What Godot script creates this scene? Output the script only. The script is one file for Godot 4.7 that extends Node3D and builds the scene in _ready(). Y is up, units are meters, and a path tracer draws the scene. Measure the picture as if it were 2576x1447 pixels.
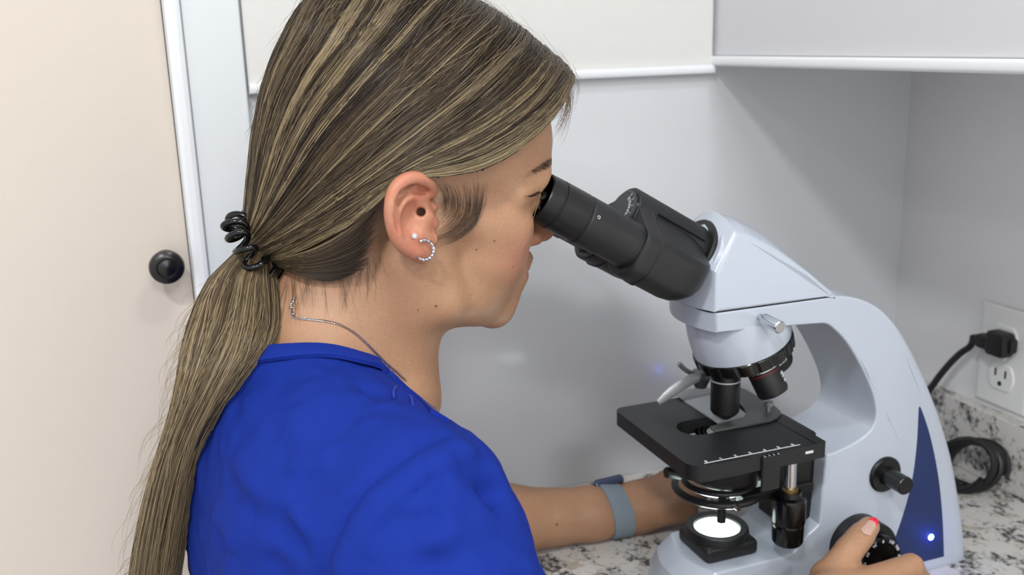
extends Node3D
# A person in blue scrubs looks into a white microscope that stands on a granite worktop.
# World axes: x runs along the back wall to the right, y up, z towards the viewer. The worktop is y = 0,
# the optical axis of the microscope is x = 0, z = 0. Lengths in metres.

const FOCAL := 2450.0        # focal length in pixels of the 2576 x 1447 frame
const BACK_Z := -0.2487      # face of the back wall
const RIGHT_X := 0.392       # face of the right wall
const FLOOR_Y := -0.92
const CEIL_Y := 1.58

var eye := Vector3(-0.416, 0.47, 0.644)
var c_rt: Vector3
var c_up: Vector3
var c_fw: Vector3
var used := {}


func _ready() -> void:
	set_camera()
	set_light()
	build_room()
	build_microscope()
	build_person()
	build_small_things()


# ------------------------------------------------------------------ camera and light

func set_camera() -> void:
	var p := deg_to_rad(14.3)
	var y := deg_to_rad(19.95)
	var r := deg_to_rad(1.68)
	c_fw = Vector3(sin(y) * cos(p), -sin(p), -cos(y) * cos(p))
	var side := Vector3(cos(y), 0, sin(y))
	var top := side.cross(c_fw)
	c_rt = side * cos(r) - top * sin(r)
	c_up = top * cos(r) + side * sin(r)
	var cam := Camera3D.new()
	cam.name = "camera"
	add_child(cam)
	cam.transform = Transform3D(Basis(c_rt, c_up, -c_fw), eye)
	cam.fov = rad_to_deg(2.0 * atan(723.5 / FOCAL))
	cam.near = 0.05
	cam.far = 20.0
	cam.current = true
	var at := CameraAttributesPhysical.new()
	at.frustum_focal_length = 22.0
	at.exposure_aperture = 5.0
	at.frustum_focus_distance = 0.64
	cam.attributes = at
	cam.fov = rad_to_deg(2.0 * atan(723.5 / FOCAL))


func set_light() -> void:
	var we := WorldEnvironment.new()
	we.name = "environment"
	var e := Environment.new()
	e.background_mode = Environment.BG_COLOR
	e.background_color = Color(0.0, 0.0, 0.0)
	e.tonemap_mode = Environment.TONE_MAPPER_LINEAR
	e.tonemap_exposure = 0.96
	e.sdfgi_enabled = true
	e.ssao_enabled = true
	e.ssil_enabled = true
	we.environment = e
	add_child(we)
	ceiling_lamp(Vector3(-0.95, CEIL_Y, 1.15), 0.2, 1.85, "small round ceiling lamp between the beige door and end wall")
	ceiling_lamp(Vector3(0.02, CEIL_Y, 0.62), 0.2, 0.5, "small round ceiling lamp closest to the wall cabinet")
	ceiling_lamp(Vector3(-1.65, CEIL_Y, 1.5), 0.3, 0.75, "added round fill lamp on the ceiling closest to the side wall")  # unseen lamp, added as fill for the shaded right wall
	ceiling_lamp(Vector3(-0.3, CEIL_Y, 2.2), 0.5, 2.0, "largest round lamp, added as frontal fill close to the white end wall")  # unseen lamp, added as frontal fill for the forearm and wall shadows


func ceiling_lamp(at: Vector3, width: float, energy: float, label: String) -> void:
	var t := thing("ceiling_lamp", label, "lamp", at, "ceiling lamps")
	var g := Geo.new()
	g.lathe([Vector2(0, 0), Vector2(width * 0.62, 0), Vector2(width * 0.62, -0.012), Vector2(width * 0.52, -0.022), Vector2(width * 0.52, -0.016), Vector2(0, -0.016)], 40)
	obj("rim", g, mat(Color(0.93, 0.93, 0.93), 0.4), t)
	g = Geo.new()
	g.lathe([Vector2(0, -0.017), Vector2(width * 0.5, -0.017), Vector2(width * 0.46, -0.024), Vector2(0, -0.026)], 40)
	var m := mat(Color(0.95, 0.95, 0.95), 0.5)
	m.emission_enabled = true
	m.emission = Color(0.985, 0.99, 1.0)
	m.emission_energy_multiplier = 2.5
	obj("lamp_diffuser", g, m, t)
	var l := AreaLight3D.new()
	l.name = "lamp_light"
	l.area_size = Vector2(width, width) * 0.9
	l.light_energy = energy
	l.light_color = Color(0.985, 0.993, 1.0)
	l.shadow_enabled = true
	l.area_range = 8.0
	l.area_attenuation = 2.0
	t.add_child(l)
	l.position = Vector3(0, -0.03, 0)
	l.rotation.x = -PI / 2


# ------------------------------------------------------------------ pixels to places

func ray(px: float, py: float) -> Vector3:
	return c_fw + c_rt * ((px - 1288.0) / FOCAL) - c_up * ((py - 723.5) / FOCAL)


func zp(px: float, py: float, z: float) -> Vector3:
	var d := ray(px, py)
	return eye + d * ((z - eye.z) / d.z)


func yp(px: float, py: float, y: float) -> Vector3:
	var d := ray(px, py)
	return eye + d * ((y - eye.y) / d.y)


func xp(px: float, py: float, x: float) -> Vector3:
	var d := ray(px, py)
	return eye + d * ((x - eye.x) / d.x)


# ------------------------------------------------------------------ names, labels, materials

func numbered(called: String) -> String:
	if not used.has(called):
		used[called] = 0
		return called
	used[called] += 1
	return "%s_%03d" % [called, used[called]]


func thing(called: String, label: String, category: String, at := Vector3.ZERO, group := "") -> Node3D:
	var o := Node3D.new()
	o.name = numbered(called)
	add_child(o)
	o.position = at
	tag(o, label, category, group)
	return o


func tag(o: Node, label: String, category: String, group := "") -> void:
	o.set_meta("label", label)
	o.set_meta("category", category)
	if group:
		o.set_meta("group", group)


func obj(called: String, g, m: Material, parent: Node = self, crease := 35.0) -> MeshInstance3D:
	var o := MeshInstance3D.new()
	o.name = numbered(called) if parent == self else called
	o.mesh = g.mesh(crease) if g is Geo else g
	o.material_override = m
	parent.add_child(o, true)
	return o


func struct(called: String, g, m: Material, label := "", crease := 35.0) -> MeshInstance3D:
	var o := obj(called, g, m, self, crease)
	o.set_meta("kind", "structure")
	if label:
		o.set_meta("label", label)
	return o


func mat(c: Color, rough := 0.5, metal := 0.0, spec := 0.5) -> StandardMaterial3D:
	var m := StandardMaterial3D.new()
	m.albedo_color = c
	m.roughness = rough
	m.metallic = metal
	m.metallic_specular = spec
	return m


func rgb(r: int, g: int, b: int) -> Color:
	return Color8(r, g, b)


func mm(x: float, y: float, z: float) -> Vector3:
	return Vector3(x, y, z) * 0.001


func noise_tex(size: int, freq: float, sd: int, ramp: Gradient, oct := 4, normal := 0.0) -> NoiseTexture2D:
	var n := FastNoiseLite.new()
	n.noise_type = FastNoiseLite.TYPE_SIMPLEX_SMOOTH
	n.seed = sd
	n.frequency = freq
	n.fractal_octaves = oct
	var t := NoiseTexture2D.new()
	t.width = size
	t.height = size
	t.seamless = true
	t.noise = n
	if ramp:
		t.color_ramp = ramp
	if normal > 0.0:
		t.as_normal_map = true
		t.bump_strength = normal
	return t


func ramp(stops: Array) -> Gradient:
	var g := Gradient.new()
	var o := PackedFloat32Array()
	var c := PackedColorArray()
	for s in stops:
		o.append(s[0])
		c.append(s[1])
	g.offsets = o
	g.colors = c
	return g


# ------------------------------------------------------------------ geometry

class Geo:
	var v := PackedVector3Array()   # triangles, counter-clockwise seen from outside
	var xf := Transform3D()

	func tri(a: Vector3, b: Vector3, c: Vector3) -> void:
		v.append(a)
		v.append(b)
		v.append(c)

	func quad(a: Vector3, b: Vector3, c: Vector3, d: Vector3) -> void:
		tri(a, b, c)
		tri(a, c, d)

	# turn what was added since «from» outside out, and move it by xf
	func close(from: int) -> void:
		var mid := Vector3.ZERO
		var n := v.size()
		for i in range(from, n):
			mid += v[i]
		mid /= maxf(1.0, n - from)
		var vol := 0.0
		for i in range(from, n, 3):
			vol += (v[i] - mid).dot((v[i + 1] - mid).cross(v[i + 2] - mid))
		var flip := (vol < 0.0) != (xf.basis.determinant() < 0.0)
		for i in range(from, n, 3):
			var a := xf * v[i]
			var b := xf * v[i + 1]
			var c := xf * v[i + 2]
			v[i] = a
			v[i + 1] = c if flip else b
			v[i + 2] = b if flip else c

	func loft(rings: Array, cap0 := true, cap1 := true, looped := false) -> void:
		var from := v.size()
		var n: int = rings[0].size()
		var count := rings.size()
		for i in (count if looped else count - 1):
			var p: PackedVector3Array = rings[i]
			var q: PackedVector3Array = rings[(i + 1) % count]
			for j in n:
				var k := (j + 1) % n
				if p[j].distance_squared_to(p[k]) > 1e-14:
					tri(p[j], p[k], q[k])
				if q[j].distance_squared_to(q[k]) > 1e-14:
					tri(p[j], q[k], q[j])
		if not looped:
			for e in [[cap0, rings[0], true], [cap1, rings[count - 1], false]]:
				if not e[0]:
					continue
				var r: PackedVector3Array = e[1]
				var mid := Vector3.ZERO
				for p in r:
					mid += p
				mid /= r.size()
				for j in n:
					var k := (j + 1) % n
					if r[j].distance_squared_to(r[k]) > 1e-14:
						if e[2]:
							tri(mid, r[k], r[j])
						else:
							tri(mid, r[j], r[k])
		close(from)

	# profile of (radius, height) round the y axis
	func lathe(profile: Array, seg := 32) -> void:
		var rings := []
		for p in profile:
			var r := PackedVector3Array()
			for j in seg:
				var a := TAU * j / seg
				r.append(Vector3(p.x * cos(a), p.y, p.x * sin(a)))
			rings.append(r)
		loft(rings, profile[0].x > 1e-7, profile[-1].x > 1e-7)

	func tube(path: PackedVector3Array, radius: Variant, seg := 8, looped := false) -> void:
		var rings := []
		var n := path.size()
		var side := Vector3.ZERO
		for i in n:
			var d: Vector3
			if looped:
				d = path[(i + 1) % n] - path[(i - 1 + n) % n]
			else:
				d = path[mini(i + 1, n - 1)] - path[maxi(i - 1, 0)]
			d = d.normalized()
			if side == Vector3.ZERO:
				side = d.cross(Vector3.UP if absf(d.y) < 0.9 else Vector3.RIGHT).normalized()
			side = (side - d * side.dot(d)).normalized()
			var other := d.cross(side)
			var rad: float = radius if radius is float else radius[i]
			var r := PackedVector3Array()
			for j in seg:
				var a := TAU * j / seg
				r.append(path[i] + (side * cos(a) + other * sin(a)) * rad)
			rings.append(r)
		loft(rings, true, true, looped)

	func rbox(lo: Vector3, hi: Vector3, b: float, seg := 2) -> void:
		# rounded in plan and bevelled at top and bottom
		var pl := PackedVector2Array()
		for q in [[hi.x, hi.z, 0], [lo.x, hi.z, 1], [lo.x, lo.z, 2], [hi.x, lo.z, 3]]:
			for k in seg + 1:
				var a: float = (q[2] + float(k) / seg) * PI / 2
				pl.append(Vector2(q[0] - (b if q[0] == hi.x else -b) + b * cos(a), q[1] - (b if q[1] == hi.z else -b) + b * sin(a)))
		var mid := Vector2((lo.x + hi.x) / 2, (lo.z + hi.z) / 2)
		var rings := []
		for st in range(seg, -1, -1):
			rings.append(_slab(pl, mid, lo, hi, b, st, seg, lo.y, 1.0))
		for st in seg + 1:
			rings.append(_slab(pl, mid, lo, hi, b, st, seg, hi.y, -1.0))
		loft(rings)

	func _slab(pl: PackedVector2Array, mid: Vector2, lo: Vector3, hi: Vector3, b: float, st: int, seg: int, y: float, sgn: float) -> PackedVector3Array:
		var a := PI / 2 * st / seg
		var inset := b * (1.0 - cos(a))
		var up := b * (1.0 - sin(a))
		var h := Vector2((hi.x - lo.x) / 2, (hi.z - lo.z) / 2)
		var r := PackedVector3Array()
		for p in pl:
			var q := p - mid
			q = q * Vector2((h.x - inset) / h.x, (h.y - inset) / h.y) + mid
			r.append(Vector3(q.x, y + sgn * up, q.y))
		return r

	func box(lo: Vector3, hi: Vector3) -> void:
		var r0 := PackedVector3Array([Vector3(lo.x, lo.y, lo.z), Vector3(hi.x, lo.y, lo.z), Vector3(hi.x, lo.y, hi.z), Vector3(lo.x, lo.y, hi.z)])
		var r1 := PackedVector3Array()
		for p in r0:
			r1.append(Vector3(p.x, hi.y, p.z))
		loft([r0, r1])

	# a polygon in x and y pushed from z0 to z1; bw, bd: width and depth of the chamfer (numbers or one for each corner)
	func extrude(poly: PackedVector2Array, z0: float, z1: float, bw: Variant = 0.0, bd: Variant = 0.0, steps := 3, slices := 1) -> void:
		var from := v.size()
		var n := poly.size()
		var nor := PackedVector2Array()
		var area := 0.0
		for i in n:
			area += poly[i].cross(poly[(i + 1) % n])
		var sgn := 1.0 if area > 0 else -1.0
		for i in n:
			var e0 := (poly[i] - poly[(i - 1 + n) % n]).normalized()
			var e1 := (poly[(i + 1) % n] - poly[i]).normalized()
			var n0 := Vector2(e0.y, -e0.x) * sgn
			var n1 := Vector2(e1.y, -e1.x) * sgn
			var s := (n0 + n1)
			var l := s.length_squared()
			nor.append(s * (2.0 / maxf(l, 0.8)))
		var rings := []
		var plan := []
		plan.append([0, 1.0, 0.0007])
		for st in steps + 1:
			plan.append([st, 1.0])
		for k in range(1, slices):
			plan.append([steps, float(slices - k) / slices])
		for st in steps + 1:
			plan.append([steps - st, 0.0])
		plan.append([0, 0.0, 0.0007])
		for e in plan:
			var a: float = PI / 2 * e[0] / maxf(1, steps)
			var r := PackedVector3Array()
			for i in n:
				var w: float = bw if bw is float else bw[i]
				var d: float = bd if bd is float else bd[i]
				var more: float = e[2] if e.size() > 2 and w > 0.001 else 0.0
				var q := poly[i] - nor[i] * (w * (1.0 - sin(a)) + more)
				var dz := d * (1.0 - cos(a))
				var z := lerpf(z0 + d, z1 - d, e[1])
				if e[1] == 1.0:
					z = z1 - dz
				elif e[1] == 0.0:
					z = z0 + dz
				r.append(Vector3(q.x, q.y, z))
			rings.append(r)
		loft(rings, false, false)
		var keep := xf
		xf = Transform3D()
		var flat := PackedVector2Array()
		for p in rings[0]:
			var back: Vector3 = p
			flat.append(Vector2(back.x, back.y) * 1000.0)
		var ix := Geometry2D.triangulate_polygon(flat)
		if ix.is_empty():
			flat = PackedVector2Array()
			for p in poly:
				flat.append(p * 1000.0)
			ix = Geometry2D.triangulate_polygon(flat)
		if ix.is_empty():
			push_error("outline cannot be filled")
		for e in [[rings[0], true], [rings[-1], false]]:
			for i in range(0, ix.size(), 3):
				var a: Vector3 = keep * e[0][ix[i]]
				var b: Vector3 = keep * e[0][ix[i + 1]]
				var c: Vector3 = keep * e[0][ix[i + 2]]
				var cw := (flat[ix[i + 1]] - flat[ix[i]]).cross(flat[ix[i + 2]] - flat[ix[i]]) < 0
				if (cw == e[1]) != (keep.basis.determinant() < 0):
					tri(a, c, b)
				else:
					tri(a, b, c)
		xf = keep

	func deform(f: Callable, from := 0) -> void:
		for i in range(from, v.size()):
			v[i] = f.call(v[i])

	func mesh(crease := 35.0) -> ArrayMesh:
		var n := v.size()
		var fn := PackedVector3Array()
		var at := {}
		for i in range(0, n, 3):
			fn.append((v[i + 1] - v[i]).cross(v[i + 2] - v[i]))
		for i in n:
			var key := Vector3i(v[i] * 200000.0)
			if at.has(key):
				at[key].append(i / 3)
			else:
				at[key] = PackedInt32Array([i / 3])
		var lim := cos(deg_to_rad(crease))
		var nor := PackedVector3Array()
		var pos := PackedVector3Array()
		nor.resize(n)
		pos.resize(n)
		for i in n:
			var f := fn[i / 3]
			var fl := f.length()
			var s := Vector3.ZERO
			for k in at[Vector3i(v[i] * 200000.0)]:
				var o := fn[k]
				if o.dot(f) >= lim * o.length() * fl:
					s += o
			var j := i if i % 3 == 0 else (i + 1 if i % 3 == 1 else i - 1)
			pos[j] = v[i]
			nor[j] = s.normalized() if s.length_squared() > 1e-30 else Vector3.UP
		var arr := []
		arr.resize(Mesh.ARRAY_MAX)
		arr[Mesh.ARRAY_VERTEX] = pos
		arr[Mesh.ARRAY_NORMAL] = nor
		var m := ArrayMesh.new()
		m.add_surface_from_arrays(Mesh.PRIMITIVE_TRIANGLES, arr)
		return m


# corner list [x, y, sharp] in millimetres to a polygon in metres; runs of soft corners become curves
func outline(pts: Array, sub := 4) -> PackedVector2Array:
	var out := PackedVector2Array()
	var n := pts.size()
	for i in n:
		var p1 := Vector2(pts[i][0], pts[i][1]) * 0.001
		var b: Array = pts[(i + 1) % n]
		var p2 := Vector2(b[0], b[1]) * 0.001
		out.append(p1)
		if pts[i][2] and b[2]:
			continue
		var a: Array = pts[(i - 1 + n) % n]
		var d: Array = pts[(i + 2) % n]
		var p0 := p1 if pts[i][2] else Vector2(a[0], a[1]) * 0.001
		var p3 := p2 if b[2] else Vector2(d[0], d[1]) * 0.001
		for k in range(1, sub):
			var t := float(k) / sub
			out.append(p1.cubic_interpolate(p2, p0, p3, t))
	return out


func along(pts: PackedVector3Array, sub := 6, looped := false) -> PackedVector3Array:
	var out := PackedVector3Array()
	var n := pts.size()
	for i in (n if looped else n - 1):
		var p0 := pts[(i - 1 + n) % n] if looped or i > 0 else pts[i]
		var p3 := pts[(i + 2) % n] if looped or i < n - 2 else pts[mini(i + 1, n - 1)]
		for k in sub:
			out.append(pts[i].cubic_interpolate(pts[(i + 1) % n], p0, p3, float(k) / sub))
	if not looped:
		out.append(pts[n - 1])
	return out


func frame(at: Vector3, y_dir: Vector3, x_hint := Vector3.RIGHT) -> Transform3D:
	var y := y_dir.normalized()
	var z := x_hint.cross(y).normalized()
	if z.length() < 0.5:
		z = Vector3.FORWARD.cross(y).normalized()
	return Transform3D(Basis(y.cross(z).normalized(), y, z), at)


# ------------------------------------------------------------------ the room

func block(lo: Vector3, hi: Vector3) -> Geo:
	var g := Geo.new()
	g.box(lo, hi)
	return g


func granite() -> StandardMaterial3D:
	var m := mat(Color.WHITE, 0.22)
	var n1 := FastNoiseLite.new()
	n1.seed = 5
	n1.frequency = 0.011
	n1.fractal_octaves = 5
	var n2 := FastNoiseLite.new()
	n2.seed = 9
	n2.noise_type = FastNoiseLite.TYPE_CELLULAR
	n2.frequency = 0.045
	n2.cellular_return_type = FastNoiseLite.RETURN_DISTANCE2_SUB
	n2.domain_warp_enabled = true
	n2.domain_warp_amplitude = 30.0
	n2.domain_warp_frequency = 0.02
	var n3 := FastNoiseLite.new()
	n3.seed = 21
	n3.frequency = 0.05
	n3.fractal_octaves = 3
	var size := 1024
	var im := Image.create_empty(size, size, false, Image.FORMAT_RGB8)
	var cream := Color(0.84, 0.83, 0.81)
	var grey := Color(0.56, 0.55, 0.54)
	var dark := Color(0.25, 0.245, 0.25)
	var tan_c := Color(0.66, 0.62, 0.54)
	for y in size:
		for x in size:
			var a := n1.get_noise_2d(x, y)
			var b := n3.get_noise_2d(x, y)
			var c := cream.lerp(grey, clampf((a + 0.55 * b - 0.02) * 2.0, 0.0, 0.75))
			c = c.lerp(tan_c, clampf((n1.get_noise_2d(x + 911, y - 300) + 0.3 * b - 0.3) * 3.0, 0.0, 0.65))
			var k := clampf((a * 0.9 + b * 1.1 - 0.40) * 3.6, 0.0, 1.0)
			var vein := clampf((n2.get_noise_2d(x, y) + 0.86) * -7.0 + 0.5, 0.0, 1.0) * clampf(0.5 + a * 2.5, 0.0, 1.0)
			c = c.lerp(dark, clampf(maxf(k * 0.9, vein * 0.55), 0.0, 0.85))
			im.set_pixel(x, y, c)
	m.albedo_texture = ImageTexture.create_from_image(im)
	m.uv1_triplanar = true
	m.uv1_world_triplanar = true
	m.uv1_scale = Vector3.ONE * 2.3
	return m


func painted(c: Color, rough: float, wave := 0.0) -> StandardMaterial3D:
	var m := mat(c, rough)
	if wave > 0.0:
		m.normal_enabled = true
		m.normal_texture = noise_tex(512, 0.02, 3, null, 4, 3.0)
		m.normal_scale = wave
		m.uv1_triplanar = true
		m.uv1_world_triplanar = true
		m.uv1_scale = Vector3.ONE * 3.0
	return m


func build_room() -> void:
	var paint := painted(rgb(236, 236, 236), 0.55, 0.12)
	var gloss := painted(rgb(219, 221, 224), 0.3, 0.05)
	gloss.clearcoat_enabled = true
	gloss.clearcoat = 0.8
	gloss.clearcoat_roughness = 0.12
	var cream := painted(rgb(224, 223, 219), 0.5, 0.15)
	var white := painted(rgb(238, 240, 243), 0.4)
	var beige := painted(rgb(218, 207, 195), 0.6, 0.1)
	var stile := painted(rgb(224, 228, 230), 0.5)
	var far_l := -2.2
	var far_z := 2.6
	struct("floor", block(Vector3(far_l - 0.1, FLOOR_Y - 0.1, -0.6), Vector3(RIGHT_X + 0.1, FLOOR_Y, far_z + 0.1)), mat(rgb(200, 194, 186), 0.45), "plain warm grey floor of the laboratory room")
	struct("ceiling", block(Vector3(far_l - 0.1, CEIL_Y, -0.6), Vector3(RIGHT_X + 0.1, CEIL_Y + 0.1, far_z + 0.1)), mat(rgb(238, 238, 236), 0.9), "flat white ceiling of the laboratory room")
	struct("wall_left", block(Vector3(far_l - 0.1, FLOOR_Y, -0.6), Vector3(far_l, CEIL_Y, far_z + 0.1)), paint, "white painted side wall behind the person")
	struct("wall_front", block(Vector3(far_l, FLOOR_Y, far_z), Vector3(RIGHT_X + 0.1, CEIL_Y, far_z + 0.1)), paint, "white painted end wall opposite the microscope wall")
	struct("wall_right", block(Vector3(RIGHT_X, FLOOR_Y, -0.6), Vector3(RIGHT_X + 0.1, CEIL_Y, far_z)), paint, "white wall with the outlet at the end of the worktop")
	# the back wall: a smooth white board below, a cream panel above, the beige door to the left
	struct("wall_back", block(Vector3(-0.395, FLOOR_Y, BACK_Z - 0.06), Vector3(RIGHT_X + 0.1, CEIL_Y, BACK_Z)), gloss, "smooth glossy white wall behind the microscope")
	struct("wall_back", block(Vector3(far_l, FLOOR_Y, BACK_Z - 0.06), Vector3(-0.395, CEIL_Y, BACK_Z - 0.02)), paint, "white wall that holds the beige door")
	struct("trim_1", _panel(Vector3(-0.3315, 0.4385, BACK_Z), Vector3(0.131, 1.5, BACK_Z + 0.007), 0.002), cream, "cream panel on the upper part of the back wall")
	struct("trim_2", _panel(Vector3(-0.3315, 0.4302, BACK_Z), Vector3(0.1325, 0.4395, BACK_Z + 0.012), 0.003), white, "thin white ledge under the cream wall panel")
	struct("trim_3", _panel(Vector3(-0.3805, FLOOR_Y, BACK_Z), Vector3(-0.3335, CEIL_Y, BACK_Z + 0.010), 0.0015), stile, "pale grey upright board beside the cream wall panel")
	struct("trim_4", _panel(Vector3(-0.3945, FLOOR_Y, BACK_Z - 0.02), Vector3(-0.3808, CEIL_Y, BACK_Z + 0.016), 0.004), white, "narrow white upright edge between beige door and grey board")
	# door with its black knob
	var door := Node3D.new()
	door.name = "door_1"
	door.set_meta("kind", "structure")
	door.set_meta("label", "flat beige door with a round black knob")
	door.set_meta("category", "door")
	add_child(door)
	obj("leaf", _panel(Vector3(-1.2, FLOOR_Y + 0.01, BACK_Z - 0.02), Vector3(-0.3955, 1.2, BACK_Z + 0.0), 0.002), beige, door)
	var k := zp(420, 675, BACK_Z + 0.03)
	var g := Geo.new()
	g.xf = Transform3D(Basis(Vector3.RIGHT, PI / 2), Vector3(k.x, k.y, BACK_Z))
	g.lathe([Vector2(0, 0), Vector2(0.0105, 0), Vector2(0.0105, 0.003), Vector2(0.006, 0.006), Vector2(0.0055, 0.013), Vector2(0.0085, 0.017), Vector2(0.0132, 0.021), Vector2(0.0148, 0.0255), Vector2(0.0140, 0.029), Vector2(0.011, 0.0312), Vector2(0.0085, 0.0314), Vector2(0.0075, 0.0302), Vector2(0.006, 0.0304), Vector2(0.004, 0.0318), Vector2(0, 0.0324)], 40)
	var knob := obj("knob", g, mat(rgb(20, 19, 19), 0.3), door)
	knob.set_meta("label", "round black knob with a ringed face")
	# worktop
	var top := Geo.new()
	top.rbox(Vector3(-0.165, -0.035, BACK_Z), Vector3(RIGHT_X, 0.0, 1.9), 0.004, 2)
	var gr := granite()
	var wt := obj("worktop", top, gr)
	tag(wt, "speckled grey and white granite worktop under the microscope", "worktop")
	var ext := Geo.new()
	ext.rbox(Vector3(RIGHT_X - 0.016, 0.0003, BACK_Z), Vector3(RIGHT_X, 0.0752, 1.9), 0.0015, 2)
	struct("trim_5", ext, gr, "low granite upstand along the foot of the right wall")
	var cab := thing("base_cabinet", "white base cabinet carrying the granite worktop", "cabinet")
	obj("body", block(Vector3(-0.13, FLOOR_Y + 0.1, BACK_Z + 0.002), Vector3(RIGHT_X - 0.002, -0.0352, 1.85)), paint, cab)
	obj("plinth", block(Vector3(-0.08, FLOOR_Y, BACK_Z + 0.002), Vector3(RIGHT_X - 0.002, FLOOR_Y + 0.1, 1.8)), mat(rgb(60, 60, 62), 0.6), cab)
	for i in 3:
		var z0 := BACK_Z + 0.01 + i * 0.7
		var dr := obj("door", _panel_x(Vector3(-0.148, FLOOR_Y + 0.11, z0), Vector3(-0.13, -0.04, z0 + 0.69)), white, cab)
		var kg := Geo.new()
		kg.xf = Transform3D(Basis(Vector3.BACK, PI / 2), Vector3(-0.148, -0.12, z0 + 0.64))
		kg.lathe([Vector2(0, 0), Vector2(0.006, 0), Vector2(0.005, 0.014), Vector2(0.014, 0.02), Vector2(0.012, 0.028), Vector2(0, 0.03)], 20)
		obj("knob", kg, mat(rgb(20, 19, 19), 0.3), dr)
	# wall cabinet on the right wall
	var uc := thing("wall_cabinet", "white wall cabinet with a rounded light rail above the outlet", "cabinet")
	obj("body", _panel_x(Vector3(0.1345, 0.4475, BACK_Z), Vector3(RIGHT_X, CEIL_Y, 0.42)), painted(rgb(222, 222, 226), 0.5), uc)
	var rail := Geo.new()
	rail.extrude(outline([[128.2, 440.5, 0], [130.5, 437.9, 0], [134, 437.6, 1], [150, 437.6, 1], [150, 447.6, 1], [132, 447.6, 1], [129, 446.2, 0]]), BACK_Z, 0.42)
	obj("light_rail", rail, white, uc)
	build_outlet()


func _panel(lo: Vector3, hi: Vector3, b: float) -> Geo:
	var g := Geo.new()
	g.extrude(PackedVector2Array([Vector2(lo.x, lo.y), Vector2(hi.x, lo.y), Vector2(hi.x, hi.y), Vector2(lo.x, hi.y)]), lo.z, hi.z, b, b, 2)
	return g


func _panel_x(lo: Vector3, hi: Vector3) -> Geo:
	var g := Geo.new()
	g.rbox(lo, hi, 0.0015, 1)
	return g


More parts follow.
